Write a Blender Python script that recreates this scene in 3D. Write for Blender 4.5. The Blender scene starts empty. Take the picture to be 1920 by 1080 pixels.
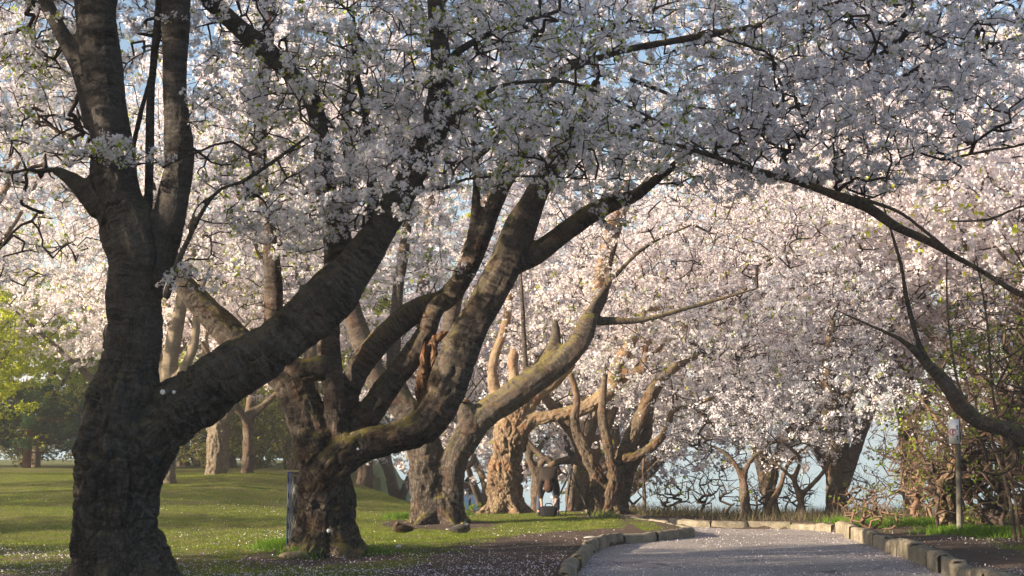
import bpy, math
import numpy as np
from mathutils import Vector
from mathutils.kdtree import KDTree

# ------------------------------------------------------------------ camera, sky, sun, exposure
SC = bpy.context.scene
C = SC.collection
F = 2400.0                     # focal length in pixels of the 1920 px wide photograph
PITCH = math.atan(210 / F)
CAMZ = 1.5
cam = bpy.data.cameras.new('camera'); cam_o = bpy.data.objects.new('camera', cam); C.objects.link(cam_o)
cam.sensor_width = 36; cam.lens = 36 * F / 1920; cam.clip_end = 3000; cam.clip_start = 0.1
cam_o.location = (0, 0, CAMZ); cam_o.rotation_euler = (math.pi / 2 + PITCH, 0, 0)
SC.camera = cam_o

SUN_EL = math.radians(17)
SUN_FROM = np.array([-0.92, -0.39]); SUN_FROM /= np.linalg.norm(SUN_FROM)
W = bpy.data.worlds.new('World'); SC.world = W; W.use_nodes = True
nt = W.node_tree; nt.nodes.clear()
sky = nt.nodes.new('ShaderNodeTexSky'); sky.sky_type = 'NISHITA'; sky.sun_disc = False
sky.sun_elevation = SUN_EL; sky.sun_rotation = math.atan2(SUN_FROM[0], SUN_FROM[1])
sky.air_density = 1.0; sky.dust_density = 1.5; sky.ozone_density = 1.5
bg = nt.nodes.new('ShaderNodeBackground'); bg.inputs[1].default_value = 0.085
wo = nt.nodes.new('ShaderNodeOutputWorld')
nt.links.new(sky.outputs[0], bg.inputs[0]); nt.links.new(bg.outputs[0], wo.inputs[0])
sd = bpy.data.lights.new('sun', 'SUN'); sd.energy = 5.0; sd.angle = math.radians(0.6); sd.color = (1.0, 0.84, 0.63)
so = bpy.data.objects.new('sun', sd); C.objects.link(so)
d = Vector((-SUN_FROM[0] * math.cos(SUN_EL), -SUN_FROM[1] * math.cos(SUN_EL), -math.sin(SUN_EL)))
so.rotation_euler = d.to_track_quat('-Z', 'Y').to_euler()
SC.view_settings.view_transform = 'Standard'; SC.view_settings.look = 'None'
SC.view_settings.exposure = 1.45; SC.view_settings.gamma = 1
SC.cycles.max_bounces = 7; SC.cycles.diffuse_bounces = 4; SC.cycles.transmission_bounces = 5
SC.cycles.glossy_bounces = 2; SC.cycles.caustics_reflective = False; SC.cycles.caustics_refractive = False
SC.cycles.use_denoising = True; SC.cycles.use_adaptive_sampling = False
try:
    SC.cycles.denoiser = 'OPENIMAGEDENOISE'
except Exception:
    pass

# ------------------------------------------------------------------ picture geometry helpers
_cp, _sp = math.cos(PITCH), math.sin(PITCH)
def at(px, py, Y):
    """world point seen at pixel px,py of the photograph, standing at distance Y"""
    a = (px - 960) / F; b = (540 - py) / F
    t = Y / (_cp - b * _sp)
    return np.array([t * a, Y, CAMZ + t * (_sp + b * _cp)])
def wid(w, Y): return w / F * Y
SLOPE = 0.0417
def ray_ground(px, py, drop=0.0):
    a = (px - 960) / F; b = (540 - py) / F
    vy = _cp - b * _sp; vz = _sp + b * _cp
    t = -(CAMZ + drop) / (vz + SLOPE * vy)
    return np.array([t * a, t * vy])
rng = np.random.default_rng(7)

def sstep(a, b, x):
    t = np.clip((x - a) / (b - a), 0, 1); return t * t * (3 - 2 * t)
def _h(i, j, k):
    n = (i * 374761393 + j * 668265263 + k * 2147483647 * 3 + 1274126177) & 0xffffffff
    n = ((n ^ (n >> 13)) * 1274126177) & 0xffffffff
    n = (n ^ (n >> 16)) & 0xffff
    return n / 65535.0
def vn(p):
    p = np.asarray(p, float); i = np.floor(p).astype(np.int64); f = p - i; f = f * f * (3 - 2 * f)
    r = 0
    for dx in (0, 1):
        for dy in (0, 1):
            for dz in (0, 1):
                w = (f[:, 0] if dx else 1 - f[:, 0]) * (f[:, 1] if dy else 1 - f[:, 1]) * (f[:, 2] if dz else 1 - f[:, 2])
                r = r + w * _h(i[:, 0] + dx, i[:, 1] + dy, i[:, 2] + dz)
    return r * 2 - 1

# ------------------------------------------------------------------ mesh / object helpers
def npmesh(name, V, faces_idx, counts, smooth=False, attrs=None):
    """V Nx3, faces_idx flat vertex indices, counts = verts per face"""
    me = bpy.data.meshes.new(name)
    V = np.ascontiguousarray(V, np.float32); faces_idx = np.ascontiguousarray(faces_idx, np.int32)
    counts = np.ascontiguousarray(counts, np.int32)
    me.vertices.add(len(V)); me.vertices.foreach_set('co', V.ravel())
    me.loops.add(len(faces_idx)); me.loops.foreach_set('vertex_index', faces_idx)
    me.polygons.add(len(counts))
    st = np.concatenate([[0], np.cumsum(counts)[:-1]]).astype(np.int32)
    me.polygons.foreach_set('loop_start', st)
    if smooth: me.polygons.foreach_set('use_smooth', np.ones(len(counts), bool))
    for nm, (ty, dom, arr) in (attrs or {}).items():
        at_ = me.attributes.new(nm, ty, dom)
        at_.data.foreach_set('vector' if ty == 'FLOAT_VECTOR' else 'value', np.ascontiguousarray(arr, np.float32).ravel())
    me.update(calc_edges=True); me.validate()
    return me
def link(name, me, mat, parent=None, loc=None):
    o = bpy.data.objects.new(name, me); C.objects.link(o)
    if mat is not None:
        for m in (mat if isinstance(mat, (list, tuple)) else [mat]): me.materials.append(m)
    if parent is not None: o.parent = parent
    if loc is not None: o.location = loc
    return o
def tag(o, label=None, cat=None, group=None, kind=None):
    if label: o['label'] = label
    if cat: o['category'] = cat
    if group: o['group'] = group
    if kind: o['kind'] = kind
    return o
def empty(name, loc, label, cat, group=None, rz=0):
    o = bpy.data.objects.new(name, None); C.objects.link(o); o.location = loc; o.rotation_euler = (0, 0, rz)
    return tag(o, label, cat, group)

class MB:
    """collects geometry, links as one mesh"""
    def __init__(s): s.V = []; s.F = []; s.C = []; s.n = 0; s.A = []
    def add(s, V, Fi, Cn, bk=None):
        V = np.asarray(V, float).reshape(-1, 3)
        s.V.append(V); s.F.append(np.asarray(Fi).ravel() + s.n); s.C.append(np.asarray(Cn)); s.n += len(V)
        s.A.append(bk if bk is not None else V)
    def box(s, c, size, rz=0, rx=0, taper=1.0):
        x, y, z = np.array(size) / 2
        P = np.array([[-x, -y, -z], [x, -y, -z], [x, y, -z], [-x, y, -z], [-x * taper, -y * taper, z], [x * taper, -y * taper, z], [x * taper, y * taper, z], [-x * taper, y * taper, z]])
        R = rotm(rz, rx); P = P @ R.T + np.array(c)
        s.add(P, [0, 3, 2, 1, 4, 5, 6, 7, 0, 1, 5, 4, 1, 2, 6, 5, 2, 3, 7, 6, 3, 0, 4, 7], [4] * 6); return s
    def tube(s, pts, rad, n=8, cap=True):
        V, Fi, Cn, bk = tube_geo(np.asarray(pts, float), np.asarray(rad, float) * np.ones(len(pts)), n, cap)
        s.add(V, Fi, Cn, bk); return s
    def ball(s, c, r, n=10, m=7):
        r = np.array(r) * np.ones(3); V = [[0, 0, -1]]
        for j in range(1, m):
            ph = -math.pi / 2 + math.pi * j / m
            for i in range(n): V.append([math.cos(ph) * math.cos(2 * math.pi * i / n), math.cos(ph) * math.sin(2 * math.pi * i / n), math.sin(ph)])
        V.append([0, 0, 1]); V = np.array(V) * r + np.array(c); Fi = []; Cn = []
        for i in range(n): Fi += [0, 1 + (i + 1) % n, 1 + i]; Cn.append(3)
        for j in range(m - 2):
            for i in range(n):
                a = 1 + j * n; Fi += [a + i, a + (i + 1) % n, a + n + (i + 1) % n, a + n + i]; Cn.append(4)
        t = 1 + (m - 2) * n; L = len(V) - 1
        for i in range(n): Fi += [t + i, t + (i + 1) % n, L]; Cn.append(3)
        s.add(V, Fi, Cn); return s
    def mesh(s, name, smooth=False, off=None, attr=False):
        V = np.concatenate(s.V)
        at_ = {'bk': ('FLOAT_VECTOR', 'POINT', np.concatenate(s.A))} if attr else None
        if off is not None: V = V - np.array(off)
        return npmesh(name, V, np.concatenate(s.F), np.concatenate(s.C), smooth, at_)
    def build(s, name, mat, parent=None, smooth=False, off=None, attr=False, loc=None):
        return link(name, s.mesh(name, smooth, off, attr), mat, parent, loc)
def rotm(rz=0, rx=0):
    c, s = math.cos(rz), math.sin(rz); A = np.array([[c, -s, 0], [s, c, 0], [0, 0, 1]])
    c, s = math.cos(rx), math.sin(rx); B = np.array([[1, 0, 0], [0, c, -s], [0, s, c]])
    return A @ B
def catmull(P, step):
    """P Nxk (xyz first), resample smoothly"""
    P = np.asarray(P, float)
    if len(P) < 3:
        n = max(2, int(np.linalg.norm(P[-1, :3] - P[0, :3]) / step) + 1); t = np.linspace(0, 1, n)[:, None]
        return P[0] * (1 - t) + P[-1] * t
    Q = np.vstack([2 * P[0] - P[1], P, 2 * P[-1] - P[-2]]); out = []
    for i in range(1, len(Q) - 2):
        p0, p1, p2, p3 = Q[i - 1:i + 3]
        n = max(1, int(math.ceil(np.linalg.norm(p2[:3] - p1[:3]) / step)))
        t = (np.arange(n) / n)[:, None]
        out.append(0.5 * (2 * p1 + (p2 - p0) * t + (2 * p0 - 5 * p1 + 4 * p2 - p3) * t * t + (3 * p1 - p0 - 3 * p2 + p3) * t ** 3))
    out.append(P[-1:]); return np.vstack(out)
def frames(P):
    T = np.gradient(P, axis=0); T /= np.linalg.norm(T, axis=1)[:, None] + 1e-9
    ref = np.array([1.0, 0.13, 0.0]); N = np.zeros_like(P)
    n = ref - T[0] * (ref @ T[0])
    if np.linalg.norm(n) < 0.2: n = np.array([0, 1.0, 0]) - T[0] * T[0][1]
    n /= np.linalg.norm(n)
    for i in range(len(P)):
        n = n - T[i] * (n @ T[i]); n /= np.linalg.norm(n) + 1e-9; N[i] = n
    return T, N, np.cross(T, N)
def tube_geo(P, R, n=8, cap=True):
    T, N, B = frames(P); m = len(P)
    a = 2 * math.pi * np.arange(n) / n
    ring = np.cos(a)[None, :, None] * N[:, None] + np.sin(a)[None, :, None] * B[:, None]
    V = (P[:, None] + ring * R[:, None, None]).reshape(-1, 3)
    S = np.concatenate([[0], np.cumsum(np.linalg.norm(np.diff(P, axis=0), axis=1))])
    bk = np.stack([np.cos(a)[None] * R[:, None], np.sin(a)[None] * R[:, None], np.repeat(S[:, None], n, 1) + P[0, 0] * 7], -1).reshape(-1, 3)
    i, j = np.meshgrid(np.arange(m - 1), np.arange(n), indexing='ij'); j2 = (j + 1) % n
    Fi = np.stack([i * n + j, i * n + j2, (i + 1) * n + j2, (i + 1) * n + j], -1).reshape(-1)
    Cn = np.full((m - 1) * n, 4)
    if cap:
        Fi = np.concatenate([Fi, np.arange(n)[::-1], (m - 1) * n + np.arange(n)]); Cn = np.concatenate([Cn, [n, n]])
    return V, Fi, Cn, bk

# ------------------------------------------------------------------ materials
def newmat(name):
    m = bpy.data.materials.new(name); m.use_nodes = True; t = m.node_tree; t.nodes.clear()
    out = t.nodes.new('ShaderNodeOutputMaterial'); return m, t, out
class N:
    def __init__(s, t): s.t = t
    def __call__(s, ty, ins=None, **kw):
        n = s.t.nodes.new('ShaderNode' + ty)
        for k, v in kw.items(): setattr(n, k, v)
        for k, v in (ins or {}).items():
            if isinstance(v, bpy.types.NodeSocket): s.t.links.new(v, n.inputs[k])
            else: n.inputs[k].default_value = v
        return n
    def noise(s, vec, scale, detail=4, rough=0.55, dist=0.0):
        return s('TexNoise', {'Vector': vec, 'Scale': scale, 'Detail': detail, 'Roughness': rough, 'Distortion': dist}).outputs['Fac']
    def ramp(s, fac, stops, interp='LINEAR'):
        r = s('ValToRGB', {0: fac}); e = r.color_ramp.elements; r.color_ramp.interpolation = interp
        while len(e) < len(stops): e.new(0.5)
        for i, (p, c) in enumerate(stops):
            e[i].position = p; e[i].color = (c, c, c, 1) if np.isscalar(c) else (*c, 1)
        return r.outputs[0]
    def mix(s, fac, a, b, bt='MIX'):
        m = s('MixRGB', blend_type=bt)
        for k, v in ((0, fac), (1, a), (2, b)):
            if isinstance(v, bpy.types.NodeSocket): s.t.links.new(v, m.inputs[k])
            else: m.inputs[k].default_value = v if (k == 0) else (*v, 1)
        return m.outputs[0]
    def scale(s, vec, sc):
        m = s('VectorMath', {0: vec, 1: sc}, operation='MULTIPLY'); return m.outputs[0]
    def math(s, op, a, b=0.0): return s('Math', {0: a, 1: b}, operation=op).outputs[0]
def principled(t, out, n, col, rough=0.85, bump=None, bstr=0.5, bdist=0.02, spec=0.25, metal=0.0):
    p = n('BsdfPrincipled'); p.inputs['Roughness'].default_value = rough
    p.inputs['Specular IOR Level'].default_value = spec; p.inputs['Metallic'].default_value = metal
    if isinstance(col, bpy.types.NodeSocket): t.links.new(col, p.inputs['Base Color'])
    else: p.inputs['Base Color'].default_value = (*col, 1)
    if bump is not None:
        b = n('Bump', {'Height': bump, 'Strength': bstr, 'Distance': bdist}); t.links.new(b.outputs[0], p.inputs['Normal'])
    t.links.new(p.outputs[0], out.inputs[0]); return p
def bark_mat(name, dark, light, ringy=0.6, fiss=1.0, moss=0.35, orange=0.0, bd=0.03):
    m, t, out = newmat(name); n = N(t)
    a = n('Attribute', attribute_name='bk').outputs['Vector']
    geo = n('NewGeometry'); oc = geo.outputs['Position']
    wv3 = n('TexNoise', {'Vector': n.scale(a, (7, 7, 4)), 'Scale': 1.0, 'Detail': 5.0, 'Roughness': 0.7}).outputs['Color']
    aw = n('VectorMath', {0: a, 1: n.scale(wv3, (0.16, 0.16, 0.22))}, operation='ADD').outputs[0]
    f1 = n('TexVoronoi', {'Vector': n.scale(aw, (15, 15, 4.2)), 'Scale': 1.0, 'Randomness': 1.0}, feature='DISTANCE_TO_EDGE').outputs[0]
    lowf = n('Attribute', attribute_name='low').outputs['Fac']
    wob = n.noise(n.scale(a, (9, 9, 6)), 1.0, 6, 0.7, 1.2)
    crack0 = n.ramp(n.math('ADD', f1, n.math('MULTIPLY', wob, 0.35)), [(0.14, 0.0), (0.36, 1.0)])
    inv = n.math('SUBTRACT', 1.0, crack0)
    crack = n.math('SUBTRACT', 1.0, n.math('MULTIPLY', inv, n.math('ADD', n.math('MULTIPLY', lowf, 0.8), 0.2)))
    rmask = n.ramp(n.noise(n.scale(a, (3, 3, 2.2)), 1.0, 5, 0.65), [(0.36, 0.25), (0.55, 1.0)])
    ring0 = n.noise(n.scale(aw, (3.2, 3.2, 30)), 1.0, 6, 0.66, 0.4)
    ring = n.math('ADD', n.math('MULTIPLY', n.math('SUBTRACT', ring0, 0.5), rmask), 0.5)
    ringy = ringy * 1.3
    ringr = n.ramp(ring, [(0.42, 0.0), (0.6, 1.0)])
    fine = n.noise(n.scale(a, (40, 40, 22)), 1.0, 5, 0.7)
    big = n.noise(oc, 2.2, 8, 0.7)
    base = n.mix(n.ramp(big, [(0.36, 0.0), (0.64, 1.0)]), dark, light)
    base = n.mix(n.math('MULTIPLY', ringr, min(1.0, 0.85 * ringy)), base, tuple(min(1, c * 1.9 + 0.03) for c in light))
    base = n.mix(n.ramp(fine, [(0.3, 0.55), (0.7, 0.0)]), base, tuple(c * 0.35 for c in dark))
    base = n.mix(n.math('MULTIPLY', n.ramp(crack, [(0, 1.0), (1, 0.0)]), 0.7 * fiss), base, tuple(c * 0.25 for c in dark))
    if orange > 0:
        og = n.ramp(n.noise(oc, 2.6, 5, 0.6), [(0.5, 0.0), (0.62, 1.0)])
        base = n.mix(n.math('MULTIPLY', og, orange), base, (0.30, 0.10, 0.035))
    nz = n('SeparateXYZ', {0: geo.outputs['Normal']}).outputs[2]
    mo = n.math('MULTIPLY', n.ramp(nz, [(0.15, 0.0), (0.75, 1.0)]), n.ramp(n.noise(oc, 7, 5, 0.7), [(0.42, 0.0), (0.58, 1.0)]))
    base = n.mix(n.math('MULTIPLY', mo, moss), base, (0.19, 0.16, 0.035))
    hgt = n.math('ADD', n.math('MULTIPLY', crack, 0.8 * fiss), n.math('ADD', n.math('MULTIPLY', fine, 0.35), n.math('MULTIPLY', ring, 1.3 * ringy)))
    principled(t, out, n, base, 0.9, hgt, 0.95, bd, 0.15)
    return m
def petal_mat(name, c1, c2, trans=0.35):
    m, t, out = newmat(name); n = N(t)
    a = n('Attribute', attribute_name='tone').outputs['Fac']
    col = n.ramp(a, [(0.0, c1), (1.0, c2)])
    dif = n('BsdfDiffuse', {'Color': col}); tr = n('BsdfTranslucent', {'Color': col})
    mx = n('MixShader', {0: trans, 1: dif.outputs[0], 2: tr.outputs[0]})
    t.links.new(mx.outputs[0], out.inputs[0]); return m
def simple(name, col, rough=0.8, nscale=12, var=0.35, bstr=0.3, bdist=0.01, spec=0.3, metal=0.0):
    m, t, out = newmat(name); n = N(t)
    oc = n('TexCoord').outputs['Object']
    f = n.noise(oc, nscale, 5, 0.6)
    c = n.mix(f, tuple(x * (1 - var) for x in col), tuple(min(1, x * (1 + var)) for x in col))
    principled(t, out, n, c, rough, f, bstr, bdist, spec, metal); return m

M = {}
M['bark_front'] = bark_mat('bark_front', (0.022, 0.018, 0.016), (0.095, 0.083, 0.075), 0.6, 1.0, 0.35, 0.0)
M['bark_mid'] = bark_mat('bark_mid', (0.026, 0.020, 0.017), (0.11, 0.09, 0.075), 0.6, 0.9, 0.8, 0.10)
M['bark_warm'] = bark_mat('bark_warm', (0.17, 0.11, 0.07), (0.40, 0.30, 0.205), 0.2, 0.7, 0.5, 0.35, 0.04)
M['bark_stems'] = bark_mat('bark_stems', (0.06, 0.045, 0.033), (0.22, 0.165, 0.12), 0.3, 0.8, 0.7, 0.2, 0.04)
M['bark_far'] = bark_mat('bark_far', (0.09, 0.068, 0.05), (0.2, 0.155, 0.12), 0.3, 0.6, 0.3, 0.15)
M['bark_buff'] = bark_mat('bark_buff', (0.16, 0.125, 0.09), (0.33, 0.27, 0.2), 0.2, 0.6, 0.2, 0.0)
M['bark_red'] = bark_mat('bark_red', (0.12, 0.045, 0.025), (0.25, 0.10, 0.05), 0.1, 0.8, 0.0, 0.2)
M['wood_raw'] = bark_mat('wood_raw', (0.14, 0.07, 0.04), (0.36, 0.22, 0.14), 0.1, 1.0, 0.0, 0.5)
M['twig'] = simple('twig', (0.05, 0.036, 0.03), 0.9, 20)
M['twig_pale'] = simple('twig_pale', (0.20, 0.125, 0.085), 0.9, 8, 0.5)
M['twig_grey'] = simple('twig_grey', (0.09, 0.062, 0.048), 0.9, 8, 0.5)
M['petal'] = petal_mat('petal', (0.84, 0.78, 0.82), (0.92, 0.91, 0.94), 0.38)
M['petal_pink'] = petal_mat('petal_pink', (0.86, 0.75, 0.77), (0.94, 0.91, 0.92), 0.38)
M['leaf'] = petal_mat('leaf', (0.22, 0.32, 0.03), (0.46, 0.50, 0.05), 0.6)
M['leaf_yellow'] = petal_mat('leaf_yellow', (0.36, 0.46, 0.04), (0.62, 0.62, 0.06), 0.55)
M['leaf_olive'] = petal_mat('leaf_olive', (0.09, 0.11, 0.03), (0.22, 0.20, 0.06), 0.4)
M['leaf_bush'] = petal_mat('leaf_bush', (0.12, 0.20, 0.02), (0.28, 0.36, 0.04), 0.5)
M['needle'] = petal_mat('needle', (0.03, 0.06, 0.02), (0.09, 0.15, 0.05), 0.15)
M['grass'] = petal_mat('grass_blades', (0.09, 0.15, 0.015), (0.28, 0.33, 0.045), 0.4)
M['fallen'] = petal_mat('fallen_petals', (0.62, 0.50, 0.54), (0.85, 0.80, 0.84), 0.1)

# ------------------------------------------------------------------ path outline
def gp(px, py): return ray_ground(px, py)
lawn_edge = [gp(1030, 1165), gp(1046, 1110), gp(1062, 1078), gp(1084, 1040), gp(1106, 1016), gp(1148, 1004), gp(1220, 999), gp(1284, 993.5), gp(1292, 991), gp(1245, 982), gp(1190, 975.5), gp(1130, 967), gp(1080, 956), gp(1000, 950)]
far_edge = [gp(930, 946), gp(1040, 953), gp(1110, 960), gp(1170, 969), gp(1270, 974), gp(1340, 976), gp(1420, 976), gp(1490, 977), gp(1545, 981), gp(1590, 986), gp(1603, 992), gp(1640, 1005), gp(1700, 1027), gp(1770, 1053), gp(1850, 1082), gp(1960, 1125), gp(2060, 1165)]
LE = catmull(np.c_[np.array(lawn_edge), np.zeros(len(lawn_edge))], 0.25)[:, :2]
FE = catmull(np.c_[np.array(far_edge), np.zeros(len(far_edge))], 0.25)[:, :2]
ROADP = np.vstack([LE, FE])      # closed outline
def poly_sd(P, poly):
    """signed distance, + outside"""
    A = poly; Bp = np.roll(poly, -1, axis=0); dmin = np.full(len(P), 1e9); ins = np.zeros(len(P), bool)
    for a, b in zip(A, Bp):
        ab = b - a; t = np.clip(((P - a) @ ab) / (ab @ ab + 1e-12), 0, 1)
        dd = np.linalg.norm(P - (a + t[:, None] * ab), axis=1); dmin = np.minimum(dmin, dd)
        c = ((a[1] > P[:, 1]) != (b[1] > P[:, 1])); x = (b[0] - a[0]) * (P[:, 1] - a[1]) / (b[1] - a[1] + 1e-12) + a[0]
        ins ^= c & (P[:, 0] < x)
    return np.where(ins, -dmin, dmin)
def base_z(x, y):
    """lawn surface height before the path is cut in"""
    x = np.asarray(x, float); y = np.asarray(y, float)
    z = -SLOPE * y
    S = sstep(-2.5, -9, x)
    z = z + 0.84 * sstep(22, 45, y) * S
    D = np.interp(x, [-14, -9, -5.2, -2.5, -0.5, 8, 9.5, 14], [150, 95, 47, 38, 34.5, 33.0, 33.0, 34.0])
    over = np.maximum(0, y - D)
    z = z - 0.30 * over * np.minimum(1, over / 3.0)
    z = z + 0.05 * vn(np.stack([x * .35, y * .35, 0 * x], -1).reshape(-1, 3)).reshape(x.shape)
    lake = -9.5
    return np.maximum(z, lake) + 0.0
def ground_z(x, y):
    x = np.atleast_1d(np.asarray(x, float)); y = np.atleast_1d(np.asarray(y, float))
    return base_z(x, y)
def gz(x, y): return float(base_z(np.array([x]), np.array([y]))[0])
ROAD_DROP = 0.15
def road_z(x, y):
    x = np.asarray(x, float); y = np.asarray(y, float)
    return base_z(x, y) - ROAD_DROP

# ground sheet
def axis(lo, hi, fine_lo, fine_hi, fs, grow=1.14):
    a = list(np.arange(fine_lo, fine_hi + fs, fs)); s = fs; v = a[-1]
    while v < hi: s *= grow; v += s; a.append(v)
    s = fs; v = a[0]; left = []
    while v > lo: s *= grow; v -= s; left.append(v)
    return np.array(left[::-1] + a)
gx = axis(-900, 900, -7, 9.5, 0.11); gy = axis(-60, 1500, 12, 36, 0.11)
X, Y = np.meshgrid(gx, gy); P2 = np.stack([X.ravel(), Y.ravel()], -1)
Z = base_z(X, Y).ravel()
near = (P2[:, 0] > -8) & (P2[:, 0] < 30) & (P2[:, 1] > 2) & (P2[:, 1] < 45)
sdv = np.full(len(P2), 9.0); sdv[near] = poly_sd(P2[near], ROADP)
cut = sstep(0.02, -0.12, sdv)
nz_ = vn(np.c_[P2 * 2.2, np.zeros(len(P2))]) * 0.022 + vn(np.c_[P2 * 7, np.zeros(len(P2))]) * 0.010
Z = Z - cut * (ROAD_DROP + 0.06) + nz_ * (sdv > 0.25) * sstep(0.2, 0.8, sdv)
TREE_BASES = []   # (x, y, r) bare earth around the trunks
for px, py, r in [(227, 1093, 1.5), (612, 1040, 1.6), (825, 982, 1.4), (945, 960, 1.0), (1140, 968, 1.0)]:
    q = gp(px, py); TREE_BASES.append((q[0], q[1], r))
dirt = np.exp(-np.maximum(0, sdv) / 0.9) * 0.95
# the worn strip on the left of the path, wider towards the camera
wv = np.interp(P2[:, 1], [12, 17, 20, 24, 27, 30, 33], [2.4, 3.0, 3.2, 2.6, 1.6, 0.3, 0.0])
xe = np.interp(P2[:, 1], LE[:60, 1], LE[:60, 0]) if False else None
left = (P2[:, 0] < 2.5)
dirt = np.where(left & (P2[:, 1] < 33), sstep(1.15, 0.35, np.maximum(0, sdv) / np.maximum(wv, 0.01)), dirt)
for (tx, ty, r) in TREE_BASES:
    dd = np.hypot(P2[:, 0] - tx, (P2[:, 1] - ty + 0.5)) / r
    dirt = np.maximum(dirt, sstep(1.25, 0.5, dd))
right = (P2[:, 0] > 4.0)
dirt = np.where(right & (P2[:, 1] < 33) & (sdv > 0), np.clip(1.0 - 0.5 * sstep(0.9, 1.7, sdv), 0, 1), dirt)
dirt = np.where(P2[:, 1] > 33.5 + 0 * P2[:, 0], np.where(P2[:, 0] > -2, 0.8, dirt), dirt)
dirt = np.where((P2[:, 0] < 2) & (sdv > 0), np.maximum(dirt, .42 * sstep(26, 18, P2[:, 1])), dirt)
dirt = np.clip(dirt, 0, 1)
m_ = len(gx); i, j = np.meshgrid(np.arange(len(gy) - 1), np.arange(m_ - 1), indexing='ij')
Fi = np.stack([i * m_ + j, i * m_ + j + 1, (i + 1) * m_ + j + 1, (i + 1) * m_ + j], -1).reshape(-1)
gm, t, out = newmat('ground'); n = N(t)
pos = n('NewGeometry').outputs['Position']
dv = n('Attribute', attribute_name='dirt').outputs['Fac']
big = n.noise(n.scale(pos, (.5, 1.2, 1)), 0.9, 5, 0.65); mid = n.noise(n.scale(pos, (1, 1.6, 1)), 2.6, 6, 0.7); fin = n.noise(pos, 45, 4, 0.7)
dm = n.ramp(n.math('ADD', n.math('MULTIPLY', dv, 0.75), n.math('MULTIPLY', n.math('ADD', n.math('MULTIPLY', big, 0.5), n.math('MULTIPLY', mid, 0.5)), 0.7)), [(0.58, 0.0), (0.78, 1.0)])
grass = n.mix(n.ramp(mid, [(0.40, 0.0), (0.60, 1.0)]), (0.08, 0.13, 0.018), (0.26, 0.25, 0.055))
grass = n.mix(n.ramp(big, [(0.42, 0.0), (0.58, 0.8)]), grass, (0.20, 0.155, 0.075))
grass = n.mix(n.ramp(fin, [(0.35, 0.5), (0.6, 0.0)]), grass, (0.035, 0.05, 0.012))
soil = n.mix(n.ramp(mid, [(0.3, 0.0), (0.7, 1.0)]), (0.085, 0.06, 0.047), (0.17, 0.125, 0.10))
soil = n.mix(n.ramp(fin, [(0.35, 0.5), (0.6, 0.0)]), soil, (0.04, 0.03, 0.024))
col = n.mix(dm, grass, soil)
vo = n('TexVoronoi', {'Vector': pos, 'Scale': 22.0}).outputs['Distance']
pt = n.math('MULTIPLY', n.ramp(vo, [(0.20, 1.0), (0.27, 0.0)]), n.ramp(n.noise(pos, 1.1, 3), [(0.45, 0.0), (0.7, 0.5)]))
col = n.mix(pt, col, (0.55, 0.47, 0.49))
principled(t, out, n, col, 0.95, n.math('ADD', fin, mid), 0.8, 0.04, 0.1)
ground = link('ground', npmesh('ground', np.c_[P2, Z], Fi, np.full(len(Fi) // 4, 4), True, {'dirt': ('FLOAT', 'POINT', dirt)}), gm)
tag(ground, 'sloping lawn with worn earth and fallen petals', None, None, 'structure')

# path sheet: triangulated grid clipped to the outline
gx2 = np.arange(-3, 16, 0.14); gy2 = np.arange(5, 40, 0.14)
X2, Y2 = np.meshgrid(gx2, gy2); Q = np.stack([X2.ravel(), Y2.ravel()], -1)
s2 = poly_sd(Q, ROADP)
zz = road_z(Q[:, 0], Q[:, 1]) + 0.012 * vn(np.c_[Q * 0.8, np.zeros(len(Q))])
m2 = len(gx2); i, j = np.meshgrid(np.arange(len(gy2) - 1), np.arange(m2 - 1), indexing='ij')
Fq = np.stack([i * m2 + j, i * m2 + j + 1, (i + 1) * m2 + j + 1, (i + 1) * m2 + j], -1).reshape(-1, 4)
keep = (s2[Fq] < 0.06).all(1); Fq = Fq[keep]
used, inv = np.unique(Fq, return_inverse=True)
rm, t, out = newmat('asphalt'); n = N(t); pos = n('NewGeometry').outputs['Position']
big = n.noise(pos, 0.5, 4); fin = n.noise(pos, 90, 3, 0.7); med = n.noise(pos, 6, 5, 0.7)
ed = n('Attribute', attribute_name='edge').outputs['Fac']
col = n.mix(n.ramp(n.math('ADD', n.math('MULTIPLY', big, .5), n.math('MULTIPLY', med, .5)), [(0.38, 0), (0.62, 1)]), (0.30, 0.265, 0.245), (0.47, 0.425, 0.395))
col = n.mix(n.ramp(fin, [(0.3, 0.5), (0.65, 0.0)]), col, (0.07, 0.065, 0.07))
vo = n('TexVoronoi', {'Vector': pos, 'Scale': 26.0}).outputs['Distance']
pm = n.ramp(n.math('ADD', n.noise(pos, 1.3, 4), n.math('MULTIPLY', ed, 0.3)), [(0.35, 0.2), (0.7, 1.0)])
col = n.mix(n.math('MULTIPLY', n.ramp(vo, [(0.22, 1.0), (0.32, 0.0)]), pm), col, (0.60, 0.51, 0.55))
crk = n('TexVoronoi', {'Vector': n('VectorMath', {0: pos, 1: n.scale(n('TexNoise', {'Vector': pos, 'Scale': 1.5, 'Detail': 5.0}).outputs['Color'], (1.2, 1.2, 0))}, operation='ADD').outputs[0], 'Scale': 0.42}, feature='DISTANCE_TO_EDGE').outputs[0]
col = n.mix(n.ramp(crk, [(0.0, 0.75), (0.010, 0.0)]), col, (0.05, 0.045, 0.045))
principled(t, out, n, col, 0.9, n.math('ADD', fin, med), 0.6, 0.015, 0.2)
road = link('path', npmesh('path', np.c_[Q, zz][used], inv.reshape(-1), np.full(len(Fq), 4), True, {'edge': ('FLOAT', 'POINT', sstep(-0.9, 0, s2)[used])}), rm)
tag(road, 'grey paved park path strewn with petals', None, None, 'structure')

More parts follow.
